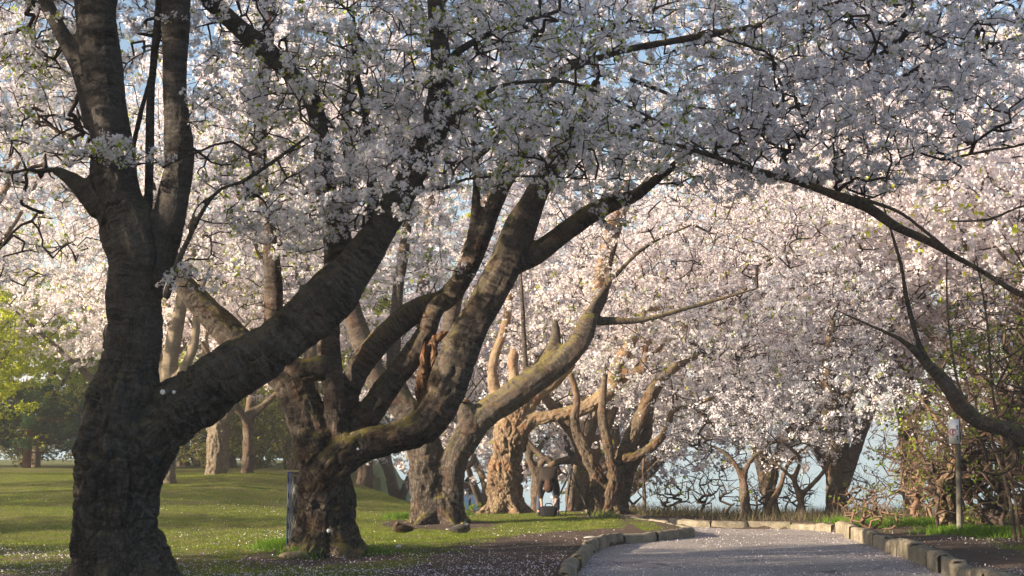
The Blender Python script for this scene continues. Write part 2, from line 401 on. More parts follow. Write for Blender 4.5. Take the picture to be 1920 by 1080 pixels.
# kerbs: short concrete blocks along a line, as one strip each
km, t, out = newmat('kerb_concrete'); n = N(t); pos = n('NewGeometry').outputs['Position']
a = n.noise(pos, 2.2, 5, 0.6); b_ = n.noise(pos, 25, 5, 0.7)
col = n.mix(a, (0.20, 0.165, 0.12), (0.44, 0.38, 0.29)); col = n.mix(n.ramp(b_, [(0.35, 0.55), (0.55, 0.0)]), col, (0.12, 0.10, 0.075))
col = n.mix(n.math('MULTIPLY', n.ramp(n.noise(pos, 3, 6, 0.75), [(0.44, 0.0), (0.58, 1.0)]), 0.6), col, (0.11, 0.10, 0.06))
principled(t, out, n, col, 0.92, n.math('ADD', a, b_), 0.7, 0.02, 0.15)
def kerb(name, line, side, label, top=0.06, w=0.19, blk=0.8, rough=1.0):
    L = catmull(np.c_[line, np.zeros(len(line))], 0.05)[:, :2]
    S = np.concatenate([[0], np.cumsum(np.linalg.norm(np.diff(L, axis=0), axis=1))]); mb = MB(); s = 0.0
    while s < S[-1] - 0.15:
        ln = min(blk * rng.uniform(0.75, 1.25), S[-1] - s); hs = np.array([s + 0.012, s + 0.04] + list(np.linspace(s + 0.12, s + ln - 0.12, 4)) + [s + ln - 0.04, s + ln - 0.012])
        px = np.interp(hs, S, L[:, 0]); py = np.interp(hs, S, L[:, 1])
        tx = np.gradient(px); ty = np.gradient(py); l = np.hypot(tx, ty); nx = -ty / l * side; ny = tx / l * side
        tilt = rng.normal(0, 0.03); up = rng.normal(0, 0.018); sh = rng.normal(0, 0.018)
        V = []
        for k in range(len(hs)):
            e = 0.018 if k in (0, len(hs) - 1) else 0.0
            z0 = gz(px[k], py[k])
            prof = [(-w / 2 + e, -0.45), (-w / 2 + e, top - 0.035 - e), (-w / 2 + 0.03 + e, top - e), (0, top + 0.006 - e), (w / 2 - 0.03 - e, top - e), (w / 2 - e, top - 0.035 - e), (w / 2 - e, -0.45)]
            for (o_, h_) in prof:
                jt = rng.normal(0, 0.010, 2)
                V.append([px[k] + nx[k] * (o_ + sh + jt[0]), py[k] + ny[k] * (o_ + sh + jt[0]), z0 + h_ + (up + tilt * o_ * 3 + jt[1] if h_ > -0.3 else 0)])
        m = 7; Fi = []; Cn = []
        for k in range(len(hs) - 1):
            for q in range(m - 1): Fi += [k * m + q, k * m + q + 1, (k + 1) * m + q + 1, (k + 1) * m + q]; Cn.append(4)
        Fi += list(range(m)); Cn.append(m); Fi += [(len(hs) - 1) * m + q for q in range(m)][::-1]; Cn.append(m)
        mb.add(V, Fi, Cn); s += ln
    o = mb.build(name, km); tag(o, label, None, None, 'structure')
kerb('left_kerb', LE, 1, 'worn concrete kerb round the lawn tip', 0.02, 0.17, 0.9)
kerb('right_kerb', FE[np.argmax(FE[:, 0] > gp(1596, 989)[0]):] if True else FE, -1, 'pale concrete kerb stones on the right', 0.09, 0.24, 0.62)
kerb('far_kerb', FE[:np.argmax(FE[:, 0] > gp(1596, 989)[0])], -1, 'low kerb round the far bend of the path', -0.02, 0.2, 0.9)

# lake and far bank
wm, t, out = newmat('lake_water'); n = N(t); pos = n('NewGeometry').outputs['Position']
wv_ = n.noise(n.scale(pos, (0.25, 0.9, 1)), 1.0, 6, 0.65)
p = principled(t, out, n, (0.30, 0.40, 0.46), 0.18, wv_, 0.35, 0.3, 0.6)
lk = MB().box((0, 800, -9.2), (2600, 1520, 0.02)).build('lake_water', wm)
tag(lk, 'pale blue lake seen between the trunks', None, None, 'structure')
hb = MB(); hx = np.linspace(-900, 900, 90); V = []
for k, x in enumerate(hx):
    h = 8 + 10 * vn([[x * 0.012, 0.3, 0]])[0] + 6 * vn([[x * 0.05, 5.3, 0]])[0]
    for yy, f in ((640, -0.3), (660, 0.5), (700, 0.9), (760, 1.0), (860, 0.8), (1000, 0.2)): V.append([x, yy + 14 * math.sin(x * .01), -9.5 + max(2, h + 9) * f])
Fi = []; Cn = []
for k in range(89):
    for q in range(5): Fi += [k * 6 + q, (k + 1) * 6 + q, (k + 1) * 6 + q + 1, k * 6 + q + 1]; Cn.append(4)
hb.add(V, Fi, Cn)
hills = hb.build('far_hills', simple('far_hills', (0.17, 0.19, 0.13), 0.95, 0.03, 0.4, 0, 0.1, 0.0), smooth=True)
tag(hills, 'low wooded bank across the lake', None, None, 'structure')

# ------------------------------------------------------------------ trees
def limb(pts, Y0=None):
    """pts (px, py, width_px[, Y]) -> Nx4 world"""
    out = []; y = Y0
    for p in pts:
        if len(p) > 3: y = p[3]
        q = at(p[0], p[1], y); out.append([*q, wid(p[2], y) / 2])
    return np.array(out)
def remeshed_trunk(name, limbs, voxel, lump, fiss, smooth_it=6, twist=0.0):
    mb = MB(); sk = []; so_ = 0.0
    for L in limbs:
        S = catmull(L, max(voxel * 2.0, 0.05)); S[:, 3] = np.maximum(S[:, 3], voxel * 0.55)
        # a little wander so that limbs are not drawn with a ruler
        w = np.stack([vn(np.c_[S[:, 2] * 1.7 + k * 9, S[:, 0] * 1.7, S[:, 1] * 1.7]) for k in range(3)], -1)
        S[:, :3] += w * S[:, 3:4] * 0.10
        S[:, 3] *= 1 + 0.09 * vn(np.c_[S[:, 2] * 2.6, S[:, 0] * 2.6, S[:, 1] * 2.6 + 4])
        V, Fi, Cn, bk = tube_geo(S[:, :3], S[:, 3], 12); 
        mb.add(V, Fi, Cn)
        T, Nn, B = frames(S[:, :3]); ac = np.concatenate([[0], np.cumsum(np.linalg.norm(np.diff(S[:, :3], axis=0), axis=1))])
        for q in range(len(S)): sk.append((S[q, :3], S[q, 3], T[q], Nn[q], B[q], ac[q] + so_))
        so_ += ac[-1] + 3.7
    me = mb.mesh(name + '_src'); o = bpy.data.objects.new('tmp', me); C.objects.link(o)
    md = o.modifiers.new('r', 'REMESH'); md.mode = 'VOXEL'; md.voxel_size = voxel
    s = o.modifiers.new('s', 'SMOOTH'); s.iterations = smooth_it; s.factor = 0.5
    dg = bpy.context.evaluated_depsgraph_get(); dg.update()
    em = bpy.data.meshes.new_from_object(o.evaluated_get(dg)); bpy.data.objects.remove(o); bpy.data.meshes.remove(me)
    nv = len(em.vertices); co = np.empty(nv * 3, np.float32); em.vertices.foreach_get('co', co); co = co.reshape(-1, 3).astype(float)
    no = np.empty(nv * 3, np.float32); em.vertex_normals.foreach_get('vector', no); no = no.reshape(-1, 3).astype(float)
    P = np.array([s_[0] for s_ in sk]); R = np.array([s_[1] for s_ in sk])
    T = np.array([s_[2] for s_ in sk]); Nn = np.array([s_[3] for s_ in sk]); B = np.array([s_[4] for s_ in sk]); A = np.array([s_[5] for s_ in sk])
    idx = np.empty(nv, int)
    for k in range(0, nv, 4000):
        dd = np.linalg.norm(co[k:k + 4000, None] - P[None], axis=2) / R[None] ** 0.5
        idx[k:k + 4000] = dd.argmin(1)
    dl = co - P[idx]; bk = np.stack([(dl * Nn[idx]).sum(1), (dl * B[idx]).sum(1), A[idx] + (dl * T[idx]).sum(1)], -1)
    if twist:
        an = bk[:, 2] * twist; bk = np.stack([bk[:, 0] * np.cos(an) - bk[:, 1] * np.sin(an), bk[:, 0] * np.sin(an) + bk[:, 1] * np.cos(an), bk[:, 2]], -1)
    r = R[idx]
    zg = co[:, 2] - np.array([gz(x_, y_) for x_, y_ in co[::200, :2]]).mean()
    low = sstep(4.5, 0.5, zg)
    lum = vn(bk * np.array([4.5, 4.5, 1.3])) * 0.6 + vn(bk * np.array([9, 9, 3]) + 7) * 0.4
    wb = np.stack([vn(bk * 6 + k * 13) for k in range(3)], -1) * 0.06
    rid0 = 1 - np.abs(vn((bk + wb * 2) * np.array([4.2, 4.2, 0.9]) + 9)) * 4.0
    rid = 1 - np.abs(vn((bk + wb) * np.array([8, 8, 2.4]) + 3)) * 3.0
    rid2 = 1 - np.abs(vn((bk + wb) * np.array([22, 22, 9.0]) + 5)) * 2.4
    disp = lum * lump * np.minimum(r, .5) - np.maximum(rid, 0) ** 2 * fiss * np.minimum(r, .5) * (0.12 + low) - np.maximum(rid2, 0) ** 2 * fiss * 0.35 * np.minimum(r, .5) * (0.4 + low)
    disp = disp - np.maximum(rid0, 0) ** 1.5 * fiss * 1.1 * np.minimum(r, .5) * low + vn(bk * np.array([40, 40, 18])) * 0.006 * np.clip(r / .15, 0, 1)
    co += no * disp[:, None]
    return em, co, bk
def grow(sk_pts, sk_rad, att, seg=0.28, r0=0.0035, wob=0.18, maxlen=5.0):
    """connect attractors to the nearest node; returns nodes, parent, radius"""
    n0 = len(sk_pts); cap = n0 + len(att) * 22 + 10
    P = np.zeros((cap, 3)); par = np.full(cap, -1); P[:n0] = sk_pts; n_ = n0
    kd = KDTree(n0)
    for q in range(n0): kd.insert(sk_pts[q], q)
    kd.balance()
    dist = np.array([kd.find(a)[2] for a in att]); order = np.argsort(dist)
    tips = []
    for q in order:
        a = att[q]
        dd = P[:n_] - a; d2 = np.sqrt((dd * dd).sum(1)) + 0.25 * np.maximum(0, P[:n_, 2] - a[2] - 0.1)
        k = int(d2.argmin()); L = d2[k]
        if L > maxlen: continue
        if L < seg * 0.35: tips.append(k); continue
        m = max(1, int(round(L / seg))); m = min(m, 20)
        p0 = P[k].copy(); prev = k; dirv = a - p0; side = rng.normal(0, 1, 3); side -= dirv * (side @ dirv) / (dirv @ dirv + 1e-9); side *= wob * L / (np.linalg.norm(side) + 1e-9)
        side[2] += 0.10 * L
        for s in range(1, m + 1):
            t = s / m; q_ = p0 + dirv * t + side * (4 * t * (1 - t)) * 0.5 + (rng.normal(0, 0.05 * seg, 3) if s < m else 0)
            P[n_] = q_; par[n_] = prev; prev = n_; n_ += 1
        tips.append(prev)
    P = P[:n_]; par = par[:n_]; cnt = np.zeros(n_)
    for tp in tips: cnt[tp] += 1
    for q in range(n_ - 1, n0 - 1, -1): cnt[par[q]] += cnt[q]
    rad = r0 * np.maximum(cnt, 1) ** 0.42
    srad = np.zeros(n_); srad[:n0] = sk_rad
    rad[:n0] = np.minimum(rad[:n0], sk_rad * 0.7)
    return P, par, rad, n0, tips
def seg_tubes(mb, A, B, ra, rb, n=4):
    """many straight tapered prisms at once"""
    if len(A) == 0: return
    T = B - A; L = np.linalg.norm(T, axis=1)[:, None] + 1e-9; T = T / L
    ref = np.where(np.abs(T[:, 2:3]) > 0.8, np.array([[1., 0, 0]]), np.array([[0, 0, 1.]]))
    Nn = np.cross(T, ref); Nn /= np.linalg.norm(Nn, axis=1)[:, None]; Bn = np.cross(T, Nn)
    a = 2 * math.pi * np.arange(n) / n
    ring = np.cos(a)[None, :, None] * Nn[:, None] + np.sin(a)[None, :, None] * Bn[:, None]
    V = np.concatenate([A[:, None] + ring * ra[:, None, None], B[:, None] + ring * rb[:, None, None]], 1)
    j = np.arange(n); j2 = (j + 1) % n; f = np.stack([j, j2, n + j2, n + j], -1)
    Fi = (f[None] + (np.arange(len(A)) * 2 * n)[:, None, None]).reshape(-1)
    mb.add(V.reshape(-1, 3), Fi, np.full(len(A) * n, 4))
def rand_dirs(n):
    v = rng.normal(0, 1, (n, 3)); return v / np.linalg.norm(v, axis=1)[:, None]
def flowers(centres, size, petals, name, vr=0.25, up=0.0):
    """petals = 5/3: kite petals; 1: one irregular quad each"""
    n_ = len(centres); nrm = rand_dirs(n_); nrm[:, 2] += up; nrm /= np.linalg.norm(nrm, axis=1)[:, None]
    ref = rand_dirs(n_); U = np.cross(nrm, ref); U /= np.linalg.norm(U, axis=1)[:, None] + 1e-9; Vv = np.cross(nrm, U)
    sz = size * rng.uniform(1 - vr, 1 + vr, n_)
    tone = rng.uniform(0, 1, n_)
    if petals == 1:
        a = np.array([0.3, 1.9, 3.3, 4.9])[None] + rng.uniform(-0.4, 0.4, (n_, 4)); rr = rng.uniform(0.65, 1.1, (n_, 4)) * sz[:, None]
        V = centres[:, None] + (np.cos(a) * rr)[..., None] * U[:, None] + (np.sin(a) * rr)[..., None] * Vv[:, None] + (rng.normal(0, 0.15, (n_, 4)) * sz[:, None])[..., None] * nrm[:, None]
        return npmesh(name, V.reshape(-1, 3), np.arange(n_ * 4), np.full(n_, 4), False, {'tone': ('FLOAT', 'FACE', tone)})
    k = petals; a = 2 * math.pi * np.arange(k) / k; hw = 0.52 if k == 5 else 0.8
    # kite: centre, left, tip, right
    P = []
    for da, r_, h_ in ((0, 0.06, -0.18), (-hw, 0.72, 0.05), (0, 1.0, 0.12), (hw, 0.72, 0.05)):
        P.append(np.stack([np.cos(a + da) * r_, np.sin(a + da) * r_, np.full(k, h_)], -1))
    P = np.stack(P, 1).reshape(-1, 3)            # k*4 x 3
    V = centres[:, None] + sz[:, None, None] * (P[None, :, 0:1] * U[:, None] + P[None, :, 1:2] * Vv[:, None] + P[None, :, 2:3] * nrm[:, None])
    return npmesh(name, V.reshape(-1, 3), np.arange(n_ * k * 4), np.full(n_ * k, 4), False, {'tone': ('FLOAT', 'FACE', np.repeat(tone, k))})
def blobs(lst):
    out = []
    for (px, py, Y0, rx, ry, rY, n_) in lst:
        c = at(px, py, Y0); R = np.array([wid(rx, Y0), rY, wid(ry, Y0)])
        u = rand_dirs(int(n_)) * rng.uniform(0, 1, (int(n_), 1)) ** 0.4
        out.append(c + u * R)
    return np.vstack(out)
def tree(name, label, cat, base, limbs, att, voxel=0.03, lump=0.14, fiss=0.10, bark='bark_mid', petal='petal', leaf='leaf',
         per=13, size=0.019, petals=5, leaf_n=1.2, leaf_size=0.03, min_r=1.9, twiglets=3, spread=0.05, keepc=.8, seg=0.28, group=None, roots=0, extra=None, twigmat='twig', r0=0.0035, tl=0.3, nside=4, clus=1, foliage_name='blossom', base_min=1.4, smooth_it=6, maxlen=5.0, twist=0.0):
    base = np.asarray(base, float)
    E = empty(name, base, label, cat, group)
    em, co, bk = remeshed_trunk(name, limbs, voxel, lump, fiss, smooth_it, twist)
    em.vertices.foreach_set('co', (co - base).astype(np.float32).ravel())
    lw = em.attributes.new('low', 'FLOAT', 'POINT'); lw.data.foreach_set('value', sstep(3.0, 0.8, co[:, 2] - base[2] + 0.5 * vn(co * 1.5)).astype(np.float32))
    at_ = em.attributes.new('bk', 'FLOAT_VECTOR', 'POINT'); at_.data.foreach_set('vector', bk.astype(np.float32).ravel())
    em.polygons.foreach_set('use_smooth', np.ones(len(em.polygons), bool)); em.name = 'trunk'; em.update()
    tr = link('trunk', em, M[bark], E)
    if att is None: return E
    # skeleton for the twigs
    sk = np.vstack([catmull(L, 0.2) for L in limbs if L[:, 3].min() < 0.35]); sk = sk[sk[:, 2] - base[2] > base_min]
    P, par, rad, n0, tips = grow(sk[:, :3], sk[:, 3], att, seg, r0, maxlen=maxlen)
    mb = MB(); q = np.arange(n0, len(P)); seg_tubes(mb, P[par[q]], P[q], np.where(par[q] < n0, rad[q] * 1.1, rad[par[q]]), rad[q], nside)
    # twiglets at thin nodes
    thin = q[rad[q] < r0 * 3.2]; thin = thin[rng.uniform(0, 1, len(thin)) < min(1, seg / .26)]
    A = np.repeat(P[thin], twiglets, 0); D = rand_dirs(len(A)); D[:, 2] = np.abs(D[:, 2]) * 0.5 - 0.05
    keep = rng.uniform(0, 1, len(A)) < 0.75; A = A[keep]; D = D[keep]; Ln = rng.uniform(0.3, 1.0, len(A)) * tl
    Bp = A + D * Ln[:, None]; Bp[:, 2] += 0.02
    seg_tubes(mb, A, Bp, np.full(len(A), r0 * 0.8), np.full(len(A), r0 * 0.4), 3)
    mb.build('twigs', M[twigmat], E, off=base)
    # clusters along twiglets and thin twigs
    cl = [Bp]
    for f_ in np.linspace(0.25, 0.8, clus): cl.append(A + (Bp - A) * f_ + rng.normal(0, 0.02, A.shape))
    cl = np.vstack(cl); cl = cl[rng.uniform(0, 1, len(cl)) < keepc]
    npc = rng.poisson(per, len(cl))
    ctr = np.repeat(cl, npc, 0); off = rand_dirs(len(ctr)) * (spread * rng.uniform(0.5, 1.1, (len(ctr), 1)))
    if per > 0:
        fm = flowers(ctr + off - base, size, petals, foliage_name); link(foliage_name, fm, M[petal], E)
    if leaf_n > 0:
        nl = rng.poisson(leaf_n, len(cl)) * (rng.uniform(0, 1, len(cl)) < 0.6)
        # leaves come in patches
        pn = vn(cl * 0.9 + 11); nl = np.where(pn > 0.05, nl * 2, (nl * 0.5).astype(int))
        lc = np.repeat(cl, nl, 0) + rand_dirs(nl.sum()) * spread * 1.1
        if len(lc): link('leaves', flowers(lc - base, leaf_size, 1, 'leaves'), M[leaf], E)
    print(name, label[:30], 'trunk', len(co), 'nodes', len(P), 'clusters', len(cl), 'flowers', len(ctr))
    return E
def rootlimbs(c, r, n_, ln, Yz=None):
    out = []
    for k in range(n_):
        a = 2 * math.pi * (k + rng.uniform(-0.25, 0.25)) / n_; L = ln * rng.uniform(0.7, 1.2)
        pts = []
        for t_, h_, rr in ((0.35, 0.75, 0.50), (0.62, 0.35, 0.42), (0.95, 0.12, 0.30), (1.0, 0.0, 0.16)):
            dd = r * t_ + (L if t_ == 1.0 else 0)
            x = c[0] + math.cos(a) * dd; y = c[1] + math.sin(a) * dd
            pts.append([x, y, gz(x, y) + h_ * r * 1.3 - 0.10 * (t_ == 1.0), rr * r])
        out.append(np.array(pts))
    return out
def lower(L, dz=0.35):
    """push the first point of a trunk into the ground"""
    L = L.copy(); f = L[0].copy(); f[2] = gz(f[0], f[1]) - dz
    return np.vstack([f, L]) if L[0, 2] > f[2] + 0.1 else L
GRP = 'cherry trees in blossom along the park path'
def bp(px, py): 
    q = gp(px, py); return np.array([q[0], q[1], gz(q[0], q[1])])
def tiny_disc(c, r, parent, mat, off):
    mb = MB(); mb.ball(c, (r, r * 0.35, r), 10, 6); return mb.build('tree_tag', mat, parent, True, off=off)
M['tag'] = simple('tag_metal', (0.75, 0.77, 0.8), 0.5, 30, 0.1)

# --- big front tree on the left
Y1 = gp(227, 1093)[1]; b1 = bp(227, 1093)
T1 = [lower(limb([(227, 1093, 196), (226, 1040, 182), (224, 940, 166), (227, 850, 168), (229, 780, 148), (240, 700, 116), (249, 620, 102), (253, 540, 102), (260, 478, 112), (244, 420, 108), (218, 370, 98), (208, 320, 88), (205, 250, 77), (192, 150, 78), (183, 50, 82), (176, -60, 80), (160, -260, 66), (130, -500, 45)], Y1)),
      limb([(285, 520, 84), (308, 440, 62), (328, 360, 58), (336, 300, 60), (330, 200, 50), (329, 100, 50), (331, 0, 52), (338, -150, 46), (360, -380, 34)], Y1 + 0.05),
      limb([(276, 420, 24), (280, 330, 18), (282, 200, 18), (290, 100, 18), (300, 0, 18), (310, -120, 14)], Y1 + 0.2),
      limb([(262, 400, 14), (250, 290, 11), (262, 220, 11), (285, 130, 10), (292, 60, 9)], Y1 + 0.35),
      limb([(175, 240, 36), (152, 150, 30), (130, 90, 28), (97, 25, 28), (60, -50, 26), (0, -150, 18)], Y1 - 0.05),
      limb([(190, 395, 50), (150, 352, 36), (122, 330, 24), (100, 318, 16)], Y1 - 0.1),
      limb([(240, 880, 130), (290, 815, 136), (335, 768, 122), (375, 742, 116), (430, 700, 110), (500, 662, 104), (560, 612, 100), (615, 560, 104), (665, 500, 84), (712, 430, 60), (745, 375, 52), (780, 315, 54), (812, 240, 60), (828, 160, 46), (822, 60, 40), (812, -60, 36), (800, -220, 24)], Y1 + 0.1),
      limb([(630, 560, 84), (642, 500, 70), (628, 430, 50), (612, 350, 40), (603, 265, 34), (585, 190, 33), (545, 140, 34), (495, 92, 42), (440, 45, 38), (385, -10, 36), (320, -90, 26)], Y1 + 0.5),
      limb([(640, 540, 60), (690, 470, 40), (700, 380, 24), (690, 280, 18), (682, 200, 14), (660, 100, 11)], Y1 + 0.7),
      limb([(310, 560, 16), (345, 465, 12), (402, 365, 10), (455, 340, 10), (520, 298, 9), (575, 258, 8), (640, 215, 7), (760, 165, 5)], Y1 - 0.3),
      limb([(402, 365, 8), (372, 385, 7), (350, 430, 7)], Y1 - 0.3),
      limb([(760, 370, 16), (795, 357, 9), (840, 352, 8), (880, 335, 8), (1000, 330, 7), (1090, 335, 6), (1165, 338, 4)], Y1 + 0.1),
      limb([(825, 235, 22), (862, 215, 18), (900, 180, 14), (945, 160, 11), (1010, 152, 10), (1080, 158, 9), (1190, 205, 8), (1290, 262, 7), (1400, 330, 5)], Y1),
      limb([(828, 130, 22), (870, 90, 16), (950, 50, 12), (1050, 20, 10)], Y1 + .3)]
T1 += rootlimbs(b1, 0.54, 7, 0.16)
A1 = blobs([(200, 292, Y1 - 0.9, 150, 34, 0.3, 60), (60, 240, Y1 + .5, 110, 170, 1.5, 170), (450, 240, Y1 + .3, 120, 150, 1.2, 190), (600, 180, Y1 + .3, 170, 130, 1.3, 230), (760, 200, Y1 + .2, 160, 110, 1.2, 200), (560, 400, Y1 + .1, 150, 90, 1.0, 190), (700, 330, Y1 - .2, 170, 110, 1.0, 230),
            (960, 270, Y1, 220, 100, 1.2, 330), (1180, 250, Y1, 160, 90, 1.2, 190), (480, 60, Y1 + .8, 260, 90, 1.3, 220), (900, 90, Y1 + .3, 300, 110, 1.3, 360), (100, 60, Y1 + 1, 170, 120, 1.5, 260), (60, -60, Y1 + 2, 200, 120, 2, 160), (80, 160, Y1 + 3, 200, 200, 1.5, 260), (340, 530, Y1 - .3, 60, 30, .3, 18), (60, 470, Y1 + 2, 100, 80, 1.2, 70),
            (300, -150, Y1 + .5, 500, 180, 3.5, 520), (800, -140, Y1 + .3, 500, 150, 3.5, 480)])
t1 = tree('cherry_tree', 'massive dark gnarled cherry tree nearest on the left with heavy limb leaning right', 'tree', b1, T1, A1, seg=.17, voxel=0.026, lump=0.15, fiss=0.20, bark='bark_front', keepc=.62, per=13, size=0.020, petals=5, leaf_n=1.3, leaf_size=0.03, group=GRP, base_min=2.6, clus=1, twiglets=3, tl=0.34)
for (px, py) in ((305, 735), (326, 735)):
    p_ = at(px, py, Y1 - (0.62 if px < 310 else 0.66)); tiny_disc(p_, 0.03 if px < 310 else .02, t1, M['tag'], b1)

# --- second tree with the bowed limb
Y2 = gp(612, 1040)[1]; b2 = bp(612, 1040)
T2 = [lower(limb([(612, 1038, 132), (609, 1000, 122), (607, 950, 114), (604, 890, 106), (600, 845, 96), (585, 800, 84), (560, 745, 74), (535, 705, 70), (495, 672, 66), (470, 655, 62), (428, 620, 58), (385, 580, 50), (345, 535, 40), (322, 480, 30), (300, 420, 24), (282, 340, 18)], Y2)),
      limb([(630, 840, 40), (630, 790, 40), (627, 740, 44), (620, 690, 48), (614, 635, 44), (618, 570, 38), (632, 480, 34), (648, 400, 28), (655, 300, 24), (650, 180, 20), (670, 60, 16)], Y2 - 0.15),
      limb([(612, 690, 50), (560, 690, 40), (515, 650, 34), (513, 590, 36), (512, 500, 34), (500, 400, 28), (489, 300, 27), (490, 180, 27), (504, 60, 28), (510, -60, 24)], Y2 - 0.7),
      limb([(640, 840, 54), (648, 790, 50), (655, 735, 48), (688, 672, 50), (735, 622, 48), (785, 582, 46), (838, 560, 42), (872, 512, 42), (900, 450, 40), (925, 390, 34), (950, 340, 28), (985, 285, 22), (1010, 200, 18)], Y2 + 0.35),
      limb([(866, 530, 28), (884, 450, 22), (893, 370, 18), (890, 280, 14), (880, 150, 10)], Y2 + 0.3),
      limb([(600, 900, 84), (640, 858, 76), (690, 832, 66), (745, 818, 64), (795, 795, 72), (830, 748, 80), (848, 695, 78), (870, 640, 70), (900, 580, 64), (940, 512, 64), (972, 440, 58), (1003, 370, 50), (1028, 320, 44), (1062, 272, 42), (1088, 225, 28), (1120, 150, 18)], Y2 - 0.2),
      limb([(968, 490, 50), (1000, 478, 44), (1050, 440, 40), (1100, 405, 38), (1150, 380, 34), (1190, 366, 26), (1225, 340, 20), (1290, 288, 17), (1350, 230, 12)], Y2 - 0.15),
      limb([(650, 820, 60), (690, 775, 58), (725, 730, 54), (765, 680, 50), (795, 632, 42), (815, 585, 36), (838, 560, 32)], Y2 + 0.15),
      limb([(935, 250, 18), (965, 225, 20), (1000, 190, 20), (1030, 160, 18), (1060, 128, 18), (1120, 110, 17), (1180, 92, 15), (1300, 70, 14), (1430, 45, 13), (1590, 0, 12), (1700, -40, 10)], Y2 - 1.2),
      limb([(1000, 212, 9), (1060, 235, 10), (1150, 252, 9), (1240, 268, 8), (1320, 290, 8), (1400, 318, 6)], Y2 - 1.5),
      limb([(1180, 148, 10), (1250, 175, 9), (1300, 200, 8), (1400, 210, 5)], Y2 - 1.5), limb([(890, 300, 14), (930, 262, 16), (965, 225, 18)], Y2 - 1.0)]
T2 += rootlimbs(b2, 0.52, 7, 0.3)
A2 = blobs([(560, 470, Y2 - .5, 150, 110, 1.2, 130), (700, 250, Y2, 200, 160, 1.5, 220), (950, 200, Y2, 220, 160, 1.5, 260), (1150, 250, Y2 - .5, 180, 120, 1.5, 220), (1330, 190, Y2 - 1, 200, 120, 1.5, 280), (1350, 330, Y2 - .5, 130, 50, 1, 90),
            (1500, 110, Y2 - 1, 200, 110, 1.5, 270), (1100, 60, Y2 - .8, 300, 100, 1.5, 300), (1120, 380, Y2, 110, 60, 1, 70), (800, 470, Y2 + .3, 120, 100, 1.2, 60), (400, 400, Y2 + .5, 150, 130, 1.5, 120), (1100, -140, Y2, 600, 150, 4, 480), (1000, 20, Y2 + .5, 350, 80, 1.5, 220), (500, -100, Y2 + 1, 400, 130, 2.5, 200)])
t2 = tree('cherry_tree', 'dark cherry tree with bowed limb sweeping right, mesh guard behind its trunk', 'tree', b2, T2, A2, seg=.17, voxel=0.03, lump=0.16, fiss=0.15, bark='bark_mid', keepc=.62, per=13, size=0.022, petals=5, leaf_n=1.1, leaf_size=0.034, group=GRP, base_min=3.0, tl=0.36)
BLs = [limb([(800, 775, 26), (793, 730, 30), (797, 690, 30), (805, 655, 26), (818, 634, 18), (830, 620, 5)], Y2 + .02), limb([(797, 700, 16), (793, 670, 12), (797, 640, 4)], Y2 - .1), limb([(808, 690, 16), (815, 660, 12), (812, 628, 4)], Y2 - .05), limb([(812, 645, 16), (828, 628, 13), (842, 622, 4)], Y2 - .02)]
em, co, bk = remeshed_trunk('bl', BLs, .018, .35, .55, 3, 2.0)
em.vertices.foreach_set('co', (co - b2).astype(np.float32).ravel())
for nm_, ty_, ar_ in (('bk', 'FLOAT_VECTOR', bk), ('low', 'FLOAT', np.ones(len(co)))):
    q_ = em.attributes.new(nm_, ty_, 'POINT'); q_.data.foreach_set('vector' if ty_ == 'FLOAT_VECTOR' else 'value', ar_.astype(np.float32).ravel())
em.polygons.foreach_set('use_smooth', np.ones(len(em.polygons), bool))
bl = link('broken_limb', em, M['wood_raw'], t2); bl['label'] = 'splintered reddish broken limb'
for (px, py, r_) in ((616, 995, .03), (671, 842, .02)): tiny_disc(at(px, py, Y2 - (0.56 if px < 650 else 0.52)), r_, t2, M['tag'], b2)

# --- third tree
Y3 = gp(825, 982)[1]; b3 = bp(825, 982)
T3 = [lower(limb([(808, 980, 82), (806, 930, 78), (801, 880, 74), (797, 835, 66), (790, 800, 56), (768, 770, 50), (735, 742, 48), (705, 708, 46), (690, 665, 44), (668, 620, 40), (655, 560, 34), (650, 480, 28), (640, 380, 22)], Y3 + .1)),
      lower(limb([(842, 975, 56), (846, 920, 52), (851, 870, 54), (872, 826, 56), (905, 782, 54), (950, 750, 52), (1000, 715, 50), (1050, 678, 48), (1085, 642, 44), (1103, 602, 36), (1106, 590, 26)], Y3 - .1)),
      limb([(880, 800, 40), (874, 776, 36), (868, 758, 32)], Y3 - .2),
      limb([(1003, 705, 30), (1022, 680, 30), (1038, 650, 26), (1042, 620, 18), (1040, 600, 12)], Y3 + .1),
      limb([(980, 715, 14), (985, 690, 11), (982, 620, 10), (978, 545, 8), (975, 470, 6)], Y3 - .1),
      limb([(1095, 610, 24), (1120, 560, 12), (1160, 510, 10), (1215, 460, 8), (1300, 420, 6)], Y3),
      limb([(1095, 620, 18), (1130, 560, 16), (1150, 470, 12), (1180, 380, 10), (1260, 290, 9), (1350, 230, 7)], Y3 + .1),
      limb([(798, 830, 40), (840, 700, 36), (845, 600, 30), (870, 500, 26), (900, 400, 20), (960, 300, 16), (1000, 200, 12)], Y3 + .6),
      limb([(768, 770, 40), (740, 690, 30), (745, 560, 24), (760, 450, 20), (770, 330, 16), (760, 200, 12)], Y3 + .5),
      limb([(1103, 602, 20), (1200, 600, 12), (1300, 575, 9), (1420, 540, 6)], Y3 + .2)]
T3 += rootlimbs(b3, 0.5, 6, 0.3)
